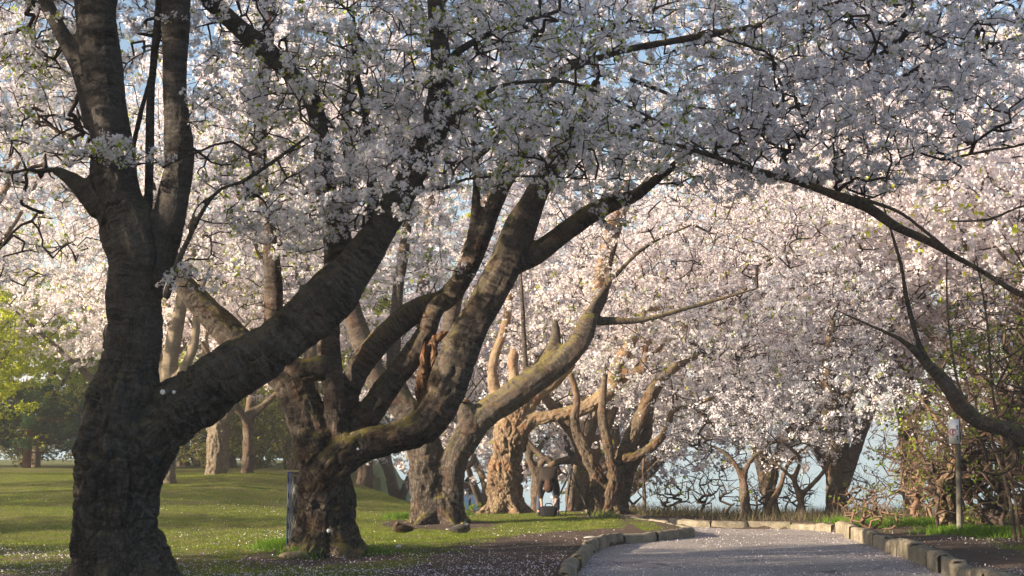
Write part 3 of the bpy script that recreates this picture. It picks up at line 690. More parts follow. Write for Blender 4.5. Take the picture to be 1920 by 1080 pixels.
A3 = blobs([(1080, 480, Y3 + .5, 130, 100, 1.5, 120), (1280, 370, Y3, 200, 110, 2, 220), (1450, 250, Y3, 220, 140, 2, 300), (1250, 150, Y3, 250, 140, 2, 220), (1500, 60, Y3, 300, 120, 2, 300), (1750, 60, Y3, 260, 140, 2.5, 260), (1100, -60, Y3 + 1, 500, 160, 3, 380), (880, 380, Y3 + .5, 200, 180, 2, 170), (650, 350, Y3 + .5, 200, 200, 2, 200),
            (1150, 600, Y3 + .8, 120, 50, 1, 40), (1450, 430, Y3, 180, 80, 1.5, 130), (700, 100, Y3 + 1, 400, 150, 2, 200)])
t3 = tree('cherry_tree', 'twin stemmed cherry tree with a mossy broken limb, standing behind the two ducks', 'tree', b3, T3, A3, voxel=0.035, lump=0.16, fiss=0.09, bark='bark_mid', petal='petal_pink', per=9, size=0.026, petals=3, leaf_n=0.5, leaf_size=0.035, group=GRP, base_min=3.2, tl=0.45, spread=.06, seg=.35)
# scar of raw wood on the third tree
mb = MB(); c = at(867, 752, Y3 - .36); mb.ball(c, (.17, .15, .05), 14, 8); mb.build('branch_scar', M['wood_raw'], t3, True, off=b3)

# --- fourth tree, lit orange
Y4 = gp(948, 961)[1]; b4 = bp(948, 961)
T4 = [lower(limb([(946, 960, 74), (946, 935, 70), (950, 890, 68), (955, 840, 66), (960, 800, 64), (975, 768, 52), (1005, 735, 36), (1045, 705, 32), (1078, 660, 30), (1100, 610, 28), (1118, 560, 26), (1130, 500, 28), (1140, 450, 24), (1160, 380, 16), (1190, 300, 12)], Y4)),
      limb([(965, 815, 40), (995, 790, 30), (1030, 782, 26), (1080, 772, 28), (1118, 752, 32), (1150, 726, 32), (1160, 718, 26)], Y4 - .2),
      limb([(1140, 735, 24), (1155, 690, 24), (1175, 655, 24), (1190, 630, 18), (1210, 580, 10), (1250, 520, 8)], Y4 - .1),
      limb([(1165, 700, 22), (1190, 697, 20), (1205, 690, 16), (1210, 650, 12), (1222, 640, 9)], Y4 - .1),
      limb([(962, 790, 36), (966, 740, 26), (962, 680, 20), (966, 655, 18)], Y4 - .1),
      limb([(960, 790, 40), (930, 740, 26), (925, 680, 20), (950, 600, 16), (960, 500, 12)], Y4 + .4),
      limb([(1210, 580, 9), (1240, 578, 10), (1272, 576, 8)], Y4 - .3),
      limb([(1160, 718, 18), (1230, 660, 10), (1300, 600, 8), (1400, 540, 6)], Y4 + .1)]
T4 += rootlimbs(b4, 0.52, 6, 0.42)
A4 = blobs([(1150, 580, Y4 + .5, 180, 120, 2, 260), (1300, 500, Y4, 200, 120, 2, 240), (980, 600, Y4 + .8, 130, 120, 2, 130), (1200, 400, Y4, 220, 140, 2, 200), (1430, 600, Y4 + .5, 130, 90, 2, 130), (1250, 660, Y4 + .5, 90, 50, 1, 70), (1450, 380, Y4, 200, 120, 2, 160)])
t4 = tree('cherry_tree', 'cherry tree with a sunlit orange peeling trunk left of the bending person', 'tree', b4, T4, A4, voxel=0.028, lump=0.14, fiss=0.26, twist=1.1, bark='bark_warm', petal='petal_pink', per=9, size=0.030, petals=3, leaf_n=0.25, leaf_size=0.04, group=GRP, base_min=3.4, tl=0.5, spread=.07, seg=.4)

# --- fifth tree, several twisted stems
Y5 = gp(1140, 967)[1]; b5 = bp(1140, 967)
T5 = [lower(limb([(1122, 966, 40), (1122, 930, 36), (1118, 890, 30), (1104, 860, 28), (1088, 825, 24), (1076, 790, 20), (1082, 745, 14), (1070, 700, 12)], Y5)),
      lower(limb([(1136, 968, 28), (1146, 925, 24), (1152, 895, 20), (1144, 860, 20), (1136, 810, 20), (1128, 770, 18), (1135, 700, 12)], Y5 - .3)),
      lower(limb([(1148, 966, 46), (1152, 920, 42), (1156, 885, 36), (1172, 845, 30), (1190, 805, 30), (1212, 760, 28), (1236, 715, 22), (1262, 692, 18), (1292, 676, 12), (1335, 658, 8), (1400, 650, 5)], Y5)),
      limb([(1156, 890, 28), (1190, 850, 24), (1212, 815, 24), (1216, 780, 22), (1222, 750, 18), (1250, 700, 14)], Y5 + .25),
      limb([(1165, 860, 20), (1195, 855, 20), (1232, 830, 18), (1252, 802, 14), (1262, 772, 11), (1296, 760, 9), (1340, 745, 7)], Y5 - .2),
      limb([(1262, 772, 6), (1262, 740, 5), (1258, 710, 4)], Y5 - .2),
      lower(limb([(1160, 965, 34), (1172, 915, 28), (1182, 880, 24), (1200, 850, 20)], Y5 + .3)),
      limb([(1296, 760, 6), (1330, 790, 5), (1355, 830, 4)], Y5 - .2)]
T5 += rootlimbs(b5, 0.42, 6, 0.2)
A5 = blobs([(1330, 680, Y5, 130, 60, 1.5, 150), (1180, 700, Y5 + .5, 110, 60, 1.5, 70), (1400, 620, Y5, 150, 90, 2, 160), (1250, 590, Y5 + .5, 160, 70, 1.5, 120), (1440, 730, Y5 + 1, 120, 60, 1.5, 110)])
t5 = tree('cherry_tree', 'many stemmed twisted cherry tree at the lawn tip, right of the tripod', 'tree', b5, T5, A5, voxel=0.028, lump=0.18, fiss=0.24, twist=0.8, bark='bark_stems', petal='petal', per=9, size=0.028, petals=3, leaf_n=0.5, leaf_size=0.04, group=GRP, base_min=1.8, tl=0.45, spread=.065, seg=.35)

# --- smaller trees behind the row
def small_tree(label, L, A, bark='bark_far', name='cherry_tree', **kw):
    b = np.array([L[0][0, 0], L[0][0, 1], gz(L[0][0, 0], L[0][0, 1])])
    k = dict(voxel=0.04, lump=0.18, fiss=0.12, per=6, size=0.036, petals=1, leaf_n=0.25, leaf_size=0.04, group=GRP, tl=0.5, spread=.08, seg=.45, bark=bark, petal='petal', base_min=1.6)
    k.update(kw)
    return tree(name, label, 'tree', b, [lower(l) if q == 0 else l for q, l in enumerate(L)], A, **k)
Y6 = 34.5
small_tree('leaning grey cherry tree directly behind the tripod', [limb([(1094, 965, 36), (1094, 920, 34), (1096, 870, 32), (1088, 830, 28), (1068, 800, 26), (1045, 775, 22), (1020, 740, 18)], Y6), limb([(1096, 860, 24), (1070, 862, 16), (1040, 868, 14), (1020, 885, 10)], Y6), limb([(1094, 850, 20), (1110, 810, 16), (1120, 760, 12)], Y6)],
           blobs([(1060, 720, Y6 + 1, 130, 60, 1.5, 110), (1000, 780, Y6 + 1, 90, 40, 1, 40)]))
small_tree('forked brown tree right behind the bending person', [limb([(1008, 962, 26), (1006, 920, 24), (1004, 888, 20), (992, 860, 16), (985, 820, 12), (990, 770, 10)], Y6 + .3), limb([(1005, 895, 16), (1022, 860, 14), (1050, 890, 14)], Y6 + .3), limb([(1022, 860, 12), (1000, 840, 12), (985, 825, 12)], Y6 + .3)],
           blobs([(960, 760, Y6 + 2, 90, 60, 1.5, 60)]))
small_tree('slender dark trunk between the mossy broken limb and the orange trunk', [limb([(860, 946, 24), (861, 905, 20), (866, 870, 16), (880, 830, 12), (890, 780, 9)], 41), limb([(864, 880, 10), (885, 868, 12), (890, 850, 9)], 41)],
           blobs([(880, 740, 42, 110, 60, 2, 70), (900, 660, 42, 120, 60, 2, 60)]))
small_tree('dark double trunk just behind the fifth tree', [limb([(1068, 965, 22), (1072, 910, 20), (1082, 870, 16), (1090, 820, 12)], Y6 + 1.2), limb([(1100, 960, 22), (1105, 905, 18), (1098, 850, 12)], Y6 + 1.2)], blobs([(1130, 720, Y6 + 1.5, 100, 60, 1.5, 70)]))
small_tree('grey trunk on the lawn seen behind the second tree', [limb([(684, 915, 34), (686, 870, 30), (688, 820, 26), (680, 770, 22), (665, 700, 18)], 48), limb([(688, 830, 18), (705, 780, 14), (730, 730, 12)], 48)],
           blobs([(640, 700, 48, 140, 90, 3, 110), (760, 680, 48, 120, 90, 3, 110), (700, 560, 49, 200, 120, 3, 170)]), petal='petal_pink', size=.042)
small_tree('olive grey tree just right of the big front trunk, standing on the lawn', [limb([(318, 914, 27), (318, 860, 26), (315, 780, 26), (316, 720, 28), (322, 660, 30), (332, 600, 26), (350, 520, 18), (380, 440, 12)], 38), limb([(318, 740, 24), (345, 690, 20), (365, 640, 18), (372, 560, 14), (400, 470, 10)], 37.8), limb([(316, 740, 20), (300, 680, 16), (290, 600, 14), (270, 520, 10)], 38.2), limb([(330, 720, 14), (370, 700, 12), (420, 650, 10), (470, 600, 7)], 38)],
           blobs([(400, 480, 38, 180, 120, 2.5, 200), (100, 420, 38, 160, 150, 2.5, 190), (300, 400, 38, 150, 100, 2, 110), (520, 560, 38, 90, 60, 1.5, 50), (250, 560, 38, 80, 60, 1.5, 30)]), bark='bark_buff', petal='petal_pink', size=.04, leaf_n=.9, leaf='leaf_yellow')
small_tree('pale buff forked tree standing alone in the middle of the lawn', [limb([(405, 888, 44), (406, 850, 42), (408, 810, 44), (402, 775, 34), (392, 730, 22), (385, 660, 16), (390, 580, 12)], 43), limb([(412, 800, 34), (430, 760, 26), (445, 710, 20), (465, 640, 14), (500, 560, 10)], 43), limb([(400, 770, 16), (370, 720, 12), (350, 660, 10)], 43)],
           blobs([(450, 520, 43, 170, 120, 2.5, 170), (560, 620, 44, 90, 70, 2, 60), (330, 620, 44, 100, 80, 2, 60), (380, 340, 44, 250, 150, 3, 230)]), bark='bark_buff', petal='petal_pink', size=.042, leaf_n=.8, leaf='leaf_yellow')

# --- trees right of the bend
small_tree('straight thick grey trunk beyond the right kerb with a limb arching left', [limb([(1565, 978, 38), (1565, 930, 34), (1564, 870, 33), (1563, 800, 32), (1560, 760, 28), (1550, 700, 22), (1560, 600, 16)], 31.5), limb([(1555, 800, 14), (1530, 792, 12), (1505, 800, 10), (1480, 822, 8), (1440, 832, 6), (1400, 830, 5)], 31.5), limb([(1562, 770, 16), (1620, 720, 10), (1680, 700, 7)], 31.5)],
           blobs([(1560, 690, 32, 130, 90, 2, 260), (1430, 740, 32.5, 130, 60, 2, 170), (1640, 750, 31, 90, 50, 1.5, 110), (1560, 560, 32, 150, 100, 2, 220), (1420, 820, 33, 120, 30, 1.5, 50)]), size=.027, bark='bark_far', per=11)
small_tree('leaning dark tree beyond the far kerb with crossing stems', [limb([(1400, 975, 24), (1396, 930, 22), (1390, 890, 16), (1360, 850, 9), (1320, 830, 6)], 31), limb([(1392, 900, 14), (1410, 860, 9), (1460, 820, 6)], 31), limb([(1445, 976, 14), (1440, 930, 13), (1450, 880, 9), (1440, 830, 7)], 31.3), limb([(1425, 976, 12), (1460, 920, 12), (1478, 870, 9), (1520, 830, 6)], 31.1)],
           blobs([(1350, 780, 32, 150, 70, 2, 260), (1480, 850, 31.5, 90, 40, 1, 40), (1300, 850, 32, 110, 40, 1.2, 60)]), size=.027, per=10)
small_tree('twisted dark tree in the scrub just left of the thick grey trunk', [limb([(1505, 977, 18), (1500, 930, 16), (1490, 900, 12), (1500, 860, 10), (1470, 830, 7)], 30.8), limb([(1500, 930, 12), (1540, 890, 9), (1560, 850, 6)], 30.8), limb([(1490, 900, 9), (1455, 870, 7), (1420, 850, 5)], 30.9)],
           blobs([(1480, 800, 31, 130, 50, 1.5, 130)]), size=.027, per=10)
small_tree('thin upright sapling beyond the path right of the fifth tree', [limb([(1209, 968, 10), (1208, 920, 9), (1206, 880, 7), (1210, 820, 6), (1205, 760, 4)], 33), limb([(1207, 890, 5), (1240, 860, 4), (1280, 850, 3)], 33)], blobs([(1230, 800, 33, 80, 60, 1.2, 60)]), size=.027, voxel=.025)
YR = 18.5; bR = np.array([9.2, YR, gz(9.2, YR)])
TR0 = [lower(np.vstack([[*bR, 0.32], limb([(2110, 900, 62), (2060, 850, 56), (1990, 832, 50), (1925, 822, 44), (1880, 802, 38), (1835, 790, 36), (1800, 762, 34), (1775, 722, 32), (1745, 690, 26), (1712, 655, 18), (1680, 632, 12), (1620, 605, 9), (1560, 578, 6)], YR)])),
      limb([(2110, 900, 56), (2140, 760, 44), (2110, 660, 30), (2040, 600, 22), (1960, 570, 18), (1900, 545, 16), (1840, 508, 15), (1790, 480, 17), (1740, 452, 20), (1680, 425, 22), (1625, 388, 26), (1572, 368, 24), (1500, 342, 20), (1410, 318, 17), (1300, 280, 12), (1200, 255, 8), (1100, 232, 6)], YR - 1.2),
      limb([(1790, 480, 12), (1730, 430, 12), (1680, 395, 12), (1600, 368, 12)], YR - 1.4),
      limb([(1745, 690, 18), (1722, 640, 14), (1700, 560, 13), (1690, 500, 11), (1670, 430, 9), (1640, 330, 6)], YR),
      limb([(2040, 600, 12), (1960, 395, 9), (1850, 412, 9), (1780, 415, 8)], YR - 1),
      limb([(2140, 700, 20), (2020, 300, 14), (1960, 262, 12), (1900, 275, 10), (1840, 285, 9), (1780, 298, 8)], YR - 1.3),
      limb([(1960, 565, 10), (1880, 440, 7), (1840, 420, 6), (1760, 412, 7)], YR - 1.3),
      limb([(2120, 700, 18), (1990, 120, 12), (1850, 80, 9), (1700, 60, 6)], YR - 1),
      limb([(1880, 802, 18), (1905, 860, 16), (1870, 890, 12), (1830, 880, 8)], YR)]
TR = [TR0[0] * np.array([1, 1, 1, .85])] + [l * np.array([1, 1, 1, .82]) for l in TR0[1:]]
AR = blobs([(1480, 335, YR - 1.2, 130, 26, .4, 60), (1500, 220, YR - 1.2, 170, 90, 1.5, 260), (1700, 200, YR - 1.2, 200, 110, 1.5, 350), (1850, 160, YR - 1.2, 170, 120, 1.5, 230), (1600, 60, YR - 1.2, 300, 100, 1.5, 280), (1650, 320, YR - 1.2, 160, 50, 1, 150), (1400, 270, YR - 1.3, 130, 60, 1, 100), (1800, -120, YR - 1, 400, 150, 3, 320), (1800, 50, YR - .6, 240, 90, 1.6, 260), (1500, -60, YR - 1, 300, 80, 2, 200)])
tR = tree('cherry_tree', 'leaning tree at the right edge with a long mossy limb arching over the path', 'tree', bR, TR, AR, seg=.17, voxel=0.03, lump=0.15, fiss=0.12, bark='bark_mid', keepc=.62, per=13, size=0.022, petals=5, leaf_n=0.5, leaf_size=0.03, group=GRP, base_min=1.5, tl=0.36)
AB = blobs([(1700, 560, YR + 1, 160, 110, 1.2, 130), (1850, 480, YR, 130, 140, 1.2, 170), (1800, 700, YR + 1, 150, 90, 1.2, 130)])

# --- background tree kinds: one of each, then copies
def copy_tree(E, loc, rz, sc, label, group=None, cat=None):
    r = E.copy(); C.objects.link(r); r.location = loc; r.rotation_euler = (0, 0, rz); r.scale = (sc, sc, sc); r['label'] = label
    if group: r['group'] = group
    for ch in list(E.children):
        c = ch.copy(); C.objects.link(c); c.parent = r
    return r
def dome(c, R, n_, k=0.4):
    u = rand_dirs(n_) * rng.uniform(0, 1, (n_, 1)) ** k
    lumps = 1 + 0.25 * vn(u * 2.2 + c[0]); return np.array(c) + u * lumps[:, None] * np.array(R)
GB = 'blossoming trees behind the path row'
pl = [np.array([[0, 0, -.4, .42], [0, 0, .8, .33], [.1, .1, 1.8, .30], [.4, .2, 3.0, .24], [.6, .6, 4.6, .18], [.5, .9, 6.5, .10], [.4, 1, 8, .05]]),
      np.array([[.05, 0, 1.6, .24], [-.7, .3, 2.7, .19], [-1.7, .2, 3.8, .14], [-2.8, .1, 4.9, .09], [-3.6, .2, 5.8, .05]]),
      np.array([[.1, .1, 1.9, .22], [.9, -.6, 2.8, .18], [1.9, -1.3, 3.9, .13], [3.0, -1.8, 5.0, .07]]),
      np.array([[.3, .2, 2.6, .18], [.1, 1.2, 3.4, .15], [-.4, 2.4, 4.6, .10], [-.6, 3.2, 5.8, .05]]),
      np.array([[-.5, .2, 2.4, .16], [-.6, -1.0, 3.3, .13], [-.9, -2.3, 4.4, .09], [-1, -3, 5.6, .05]])]
far_c = tree('cherry_tree', 'x', 'tree', (0, 0, 0), [p * np.array([1, 1, 1, .66]) for p in pl], np.vstack([dome((0, 0, 5.4), (4.3, 4.3, 3.0), 700)]), voxel=.06, lump=.2, fiss=.15, bark='bark_far', petal='petal_pink', per=13, size=.043, petals=1, leaf_n=.6, leaf_size=.06, leaf='leaf_yellow', group=GB, tl=.6, spread=.10, seg=.5, r0=.005, base_min=1.6, nside=3)
far_y = tree('spring_tree', 'x', 'tree', (0, 0, 0), [p * np.array([.9, .9, 1, .6]) for p in pl], dome((0, 0, 4.6), (3.3, 3.3, 3.6), 620), voxel=.06, bark='bark_far', petal='leaf_yellow', per=8, size=.07, petals=1, leaf_n=.0, group='bright green trees at the back of the lawn', tl=.6, spread=.16, seg=.5, r0=.005, base_min=1.2, nside=3, foliage_name='foliage')
far_o = tree('woodland_shrub', 'x', 'shrub', (0, 0, 0), [np.array([[0, 0, -.2, .12], [.1, 0, .6, .09], [.3, .2, 1.5, .06], [.4, .3, 2.8, .04]]), np.array([[0, 0, -.2, .09], [-.4, .1, .7, .06], [-.9, 0, 1.7, .04], [-1.1, .1, 2.6, .03]]), np.array([[0, 0, -.1, .08], [.6, -.3, .8, .06], [1.2, -.4, 1.6, .03]])], dome((0, 0, 1.9), (2.4, 2.2, 1.9), 300), voxel=.035, bark='bark_far', petal='leaf_olive', per=5, size=.06, petals=1, leaf_n=.7, leaf='leaf_yellow', leaf_size=.06, group='olive undergrowth behind the lawn', tl=.5, spread=.14, seg=.4, r0=.006, base_min=.3, nside=3, foliage_name='foliage')
def gl(x, y, dz=0.0): return (x, y, gz(x, y) + dz)
spots = [(-16.8, 66, 1.5, 0.4, 'tall pink blossom tree far behind the big front trunk'), (-27, 60, 1.5, 1.7, 'tall blossom tree at far left behind the pine'), (-5, 58, 1.5, 2.6, 'blossom tree down the slope behind the second tree'),
         (-15.6, 52, 1.35, 4.0, 'blossom tree on the lawn behind the big front trunk'), (-1, 47, 1.35, 5.1, 'blossom tree by the lake behind the third tree'), (3.3, 42, 1.35, .9, 'blossom tree by the lake between the fourth and fifth trees'),
         (7.65, 38, 1.3, 2.2, 'pale blossom tree by the lake beyond the bend'), (14.2, 35, 1.35, 3.3, 'pale blossom tree right of the bend'), (16.5, 40, 1.7, 5.5, 'large blossom tree behind the scrub on the right'), (16.0, 31.5, 1.45, 4.4, 'blossom tree rising behind the tangled bushes on the right'),
         (-10, 78, 1.8, 3.1, 'farthest tall blossom tree above the lawn'), (-36, 80, 1.9, .2, 'farthest blossom tree at the left edge'), (3.7, 51, 1.9, 4.9, 'tall blossom tree deep behind the bend'), (-9, 44, 1.0, 1.1, 'low blossom tree hanging white flowers left of the second trunk')]
tallspots = [(14, 45, 1.5, 1.2, 'very tall blossom tree behind the thicket at far right'), (-9, 54, 1.5, 2.2, 'very tall blossom tree far behind the second tree'), (12.6, 50, 1.5, 3.2, 'very tall blossom tree far behind the bend'), (-4, 56, 1.7, 4.2, 'very tall blossom tree farthest behind the third tree'), (-27, 57, 1.5, 5.2, 'very tall blossom tree far at the left'), (-12.6, 46, .95, 1.0, 'high crowned blossom tree left, behind the forked buff trunk'), (-6, 39, .9, 2.0, 'high crowned blossom tree between the second and third trees'), (2.5, 40, .95, 3.5, 'high crowned blossom tree behind the orange trunk'), (9.75, 38.5, .95, 4.6, 'high crowned blossom tree over the bend'), (15, 37, 1.05, 5.5, 'high crowned blossom tree at the right back'), (-15.2, 34, 1.0, 2.8, 'high crowned blossom tree at the far left')]
for q, (x, y, sc, rz, lb) in enumerate(spots):
    if q == 0: far_c.location = gl(x, y); far_c.rotation_euler = (0, 0, rz); far_c.scale = (sc,) * 3; far_c['label'] = lb; first = far_c
    else: copy_tree(far_c, gl(x, y), rz, sc, lb)
ysp = [(-24.0, 65, 1.25, .3, 'vivid yellow green tree behind the pine at the far left'), (-20.2, 68, 1.2, 2, 'yellow green tree right of the pine at the back'), (-14.0, 64, 1.6, 4, 'yellow green tree far behind the pale buff trunk'), (-8.6, 56, 1.35, 3, 'yellow green tree between the first and second trees'), (-21.5, 49, .95, 5.3, 'yellow green tree reaching in from the left edge'), (-33, 66, 1.1, 5, 'yellow green tree at the left border of the lawn'), (-9.5, 70, 1.0, 1, 'yellow green tree at the back seen through the second tree')]
for q, (x, y, sc, rz, lb) in enumerate(ysp):
    if q == 0: far_y.location = gl(x, y); far_y.scale = (sc,) * 3; far_y['label'] = lb
    else: copy_tree(far_y, gl(x, y), rz, sc, lb)
osp = [(-13.5, 57, 1.0), (-11, 55, .9), (-9.0, 53, .85), (-16.5, 59, 1.1), (-7.2, 50, .6), (-20.5, 62, 1.1), (-25, 66, 1.2), (-29, 66, 1.2), (-12, 62, 1.5), (-9, 60, 1.4), (-16, 66, 1.6), (-32, 72, 1.6), (-22, 74, 1.8), (-18, 78, 1.3), (-26, 80, 1.3), (-31, 82, 1.4), (-13, 74, 1.2)]
ol = ['left of the pale buff trunk', 'right of the pale buff trunk', 'between the buff trunk and the small white tree', 'behind the front trunk', 'low on the lawn edge by the second tree', 'right of the pine', 'behind the pine', 'left of the pine', 'taller, behind the buff trunk', 'taller, behind the small white tree', 'tall, at the back between the buff trunk and the pine', 'tall, at the far left back', 'tall, at the back behind the pine', 'low and distant, hiding the lake behind the front trunk', 'low and distant, left of the reddish pine trunk', 'low and distant, at the left edge', 'low and distant, behind the pale buff trunk']
for q, (x, y, sc) in enumerate(osp):
    lb = 'olive green shrub ' + ol[q]
    if q == 0: far_o.location = gl(x, y); far_o.scale = (sc,) * 3; far_o['label'] = lb
    else: copy_tree(far_o, gl(x, y), q * 1.3, sc, lb)

# --- dark pine at the far left
def pine(base, h, label, sc=1.0):
    E = empty('pine_tree', base, label, 'tree', 'dark pines at the edge of the lawn')
    tk = catmull(np.array([[0, 0, -.3, .20], [.05, 0, .8, .17], [.12, .1, 2, .14], [.1, .1, 3.4, .09], [.15, .05, h, .03]]), .2)
    mb = MB(); mb.tube(tk[:, :3], tk[:, 3], 10)
    bmb = MB(); tips = []
    for k in range(26):
        z0 = 0.7 + (h - 1.0) * k / 26; a = k * 2.4 + rng.uniform(-.4, .4); L = (1.0 - k / 40) * 2.6 * rng.uniform(.7, 1.15)
        c = np.array([np.interp(z0, tk[:, 2], tk[:, 0]), np.interp(z0, tk[:, 2], tk[:, 1]), z0]); e = c + np.array([math.cos(a) * L, math.sin(a) * L, rng.uniform(.1, .6)])
        p = catmull(np.array([c, (c + e) / 2 + [0, 0, -.1], e]), .2); bmb.tube(p, np.linspace(.04, .012, len(p)), 5, False)
        for s in p[len(p) // 3:]:
            for _ in range(4): tips.append(s + rng.normal(0, .2, 3) * [1, 1, .6] + [0, 0, .1])
    tips = np.array(tips)
    mb.build('trunk', M['bark_red'], E, True, attr=True); bmb.build('branches', M['bark_red'], E, attr=True)
    n_ = len(tips) * 60; c = np.repeat(tips, 60, 0); D = rand_dirs(n_); D[:, 2] = D[:, 2] * .7 + .35; D /= np.linalg.norm(D, axis=1)[:, None]
    L = rng.uniform(.10, .2, (n_, 1)); sd_ = np.cross(D, rand_dirs(n_)); sd_ /= np.linalg.norm(sd_, axis=1)[:, None] + 1e-9; o_ = D * rng.uniform(0, .08, (n_, 1))
    V = np.stack([c + o_ - sd_ * .009, c + o_ + sd_ * .009, c + D * L], 1).reshape(-1, 3)
    link('needles', npmesh('needles', V, np.arange(n_ * 3), np.full(n_, 3), False, {'tone': ('FLOAT', 'FACE', rng.uniform(0, 1, n_))}), M['needle'], E); return E
pE = pine(gl(-22.2, 59), 3.7, 'dark green pine with a reddish trunk at the far left of the lawn')
copy_tree(pE, gl(-19.8, 60.5), 2.0, .85, 'smaller dark pine close to the right of the reddish pine')
copy_tree(pE, gl(-25.2, 58), 4.0, 1.0, 'dark pine cut by the left edge of the view')

# --- trees beyond the left edge that shade the front of the row
GO = 'trees standing outside the view to the left that shade the lawn'
far_t = tree('cherry_tree', 'x', 'tree', (0, 0, 0), [p * np.array([1, 1, 1.9, .8]) for p in pl], dome((0, 0, 10.0), (4.6, 4.6, 4.6), 620), voxel=.07, bark='bark_far', petal='petal_pink', per=12, size=.05, petals=1, leaf_n=.3, leaf_size=.07, leaf='leaf_yellow', tl=.7, spread=.12, seg=.6, r0=.006, base_min=3.6, nside=3)
for q, (x, y, sc, dz) in enumerate([(-12, 7.2, .9, 0), (-20, 5, 1.2, 0), (-18, 10.0, .62, 0), (-15.5, 13.6, .5, 0), (-13.5, 11.0, 1.45, 0), (-14, -1, 1.35, 0), (-27, -2, 1.4, 0), (-7.5, -2, 1.15, 0), (-21, -8, 1.5, 0), (-25, 33, .6, 0), (-34, 37, .8, 0), (-28, 25.5, .6, 0), (-20.5, 21.5, .4, 0), (-32, 14, .5, 0), (-4, -7, 1.3, 0)]):
    lb = 'cherry tree outside the left edge that shades the front lawn'
    if q == 0: far_t.location = gl(x, y); far_t['label'] = lb; far_t['group'] = GO
    else: copy_tree(far_t, gl(x, y, dz), q * 1.1, sc, lb, GO)
copy_tree(far_t, gl(-13.2, 10.8, -.2), 2.0, .45, 'cherry tree outside the left edge that shades the front lawn', GO)
for q, (x, y, sc, rz, lb) in enumerate(tallspots): copy_tree(far_t, gl(x, y), rz, sc, lb, 'high crowned blossom trees behind the row')
for q, (x, y, sc) in enumerate([(-12.4, 10.8, 1.15), (-10.8, 14.6, .72), (-17, 7.5, 1.2), (-12.8, 18.8, .6), (-14.8, 23.2, .6), (-19, 15.5, .8)]):
    copy_tree(far_o, gl(x, y), q * 2.1, sc, 'shrub outside the left edge that shades the front lawn', 'shrubs standing outside the view to the left')

# ------------------------------------------------------------------ scrub on the right and beyond the bend
GS = 'tangled bushes along the right bank'
def bush(name, x, y, h, r, n_, label, mat='twig_grey', leaf='leaf_bush', leafn=0.5, r0=.0048, wob=.5, petals_n=0, stems=6, cat='bush', group=GS, tone=.035):
    b = np.array([x, y, gz(x, y)]); E = empty(name, b, label, cat, group)
    sk = np.array([[x + rng.normal(0, r * .25), y + rng.normal(0, r * .25), b[2] + .02] for _ in range(stems)])
    att = np.array([x, y, b[2] + h * .5]) + (rand_dirs(n_) * rng.uniform(.2, 1, (n_, 1))) * np.array([r, r, h * .5]); att[:, 2] = np.maximum(att[:, 2], b[2] + .1)
    P, par, rad, n0, tips = grow(sk, np.full(stems, .06), att, .3, r0 * 1.2, wob, maxlen=9)
    mb = MB(); q = np.arange(n0, len(P)); seg_tubes(mb, P[par[q]], P[q], np.where(par[q] < n0, rad[q] * 1.2, rad[par[q]]), rad[q], 4)
    seg_tubes(mb, np.repeat(b[None] - [0, 0, .03], stems, 0), sk, np.full(stems, .02), np.full(stems, .015), 4); mb.ball(b - [0, 0, .03], .05, 6, 4)
    thin = q[rad[q] < r0 * 3]; A = np.repeat(P[thin], 2, 0); D = rand_dirs(len(A)); Bp = A + D * rng.uniform(.1, .4, (len(A), 1))
    seg_tubes(mb, A, Bp, np.full(len(A), r0 * .8), np.full(len(A), r0 * .4), 3)
    mb.build('stems', M[mat], E, off=b)
    if leafn > 0:
        c = Bp[rng.uniform(0, 1, len(Bp)) < leafn]; c = np.repeat(c, 4, 0) + rng.normal(0, .05, (len(c) * 4, 3)); link('leaves', flowers(c - b, tone, 1, 'leaves'), M[leaf], E)
    return E
bl_ = [(9.5, 30.2, 2.8, 1.4, 300, 'dark tangled bush right of the thick grey trunk', 'twig_grey', .25), (9.3, 27.0, 3.2, 1.6, 380, 'brown tangled bush behind the signpost', 'twig_grey', .3), (10.5, 25.2, 2.4, 1.0, 300, 'low thorny bush of pale bare canes by the gnarled stump', 'twig_pale', .15),
       (9.4, 27.9, 1.7, .8, 200, 'reddish cane bush between gnarled stump and signpost', 'twig_pale', .1), (9.7, 23.4, 1.6, .7, 200, 'pale cane bush right of the signpost', 'twig_pale', .2), (10.4, 26.0, 5.5, 2.0, 520, 'tall dark thicket behind the leaning tree', 'twig_grey', .2),
       (8.9, 21.0, 4.8, 1.2, 300, 'tall thin leafy bush at the right edge', 'twig_grey', .22), (10.0, 20.0, 5.5, 1.6, 420, 'dense leafy thicket cut by the right edge', 'twig_grey', .22), (12.0, 30, 6.0, 2.4, 520, 'highest dark thicket at the back right', 'twig_grey', .15), (10.1, 28.2, 2.8, 1.1, 420, 'sprawling tangle of canes between the signpost and the leaning tree', 'twig_pale', .1), (9.1, 28.6, 2.2, .85, 260, 'bare brown tangle between the thick grey trunk and the gnarled stump', 'twig_pale', .1), (10.0, 27.5, 5.0, 1.5, 520, 'tall tangle of bare dark stems right of the thick grey trunk', 'twig_grey', .06), (11.3, 24.5, 6.0, 1.7, 560, 'tall bare thicket behind the arching limb at the right edge', 'twig_grey', .1), (10.9, 23.4, 3.0, 1.2, 420, 'dark tangle of canes right behind the leaning saplings', 'twig_grey', .2), (7.4, 26.6, 1.0, .8, 130, 'small bare bush on the verge before the thick grey trunk', 'twig_pale', .1)]
for (x, y, h, r, n_, lb, mt, lf) in bl_: bush('bush', x, y, h, r, int(n_ * 1.5), lb, mt, leafn=lf)
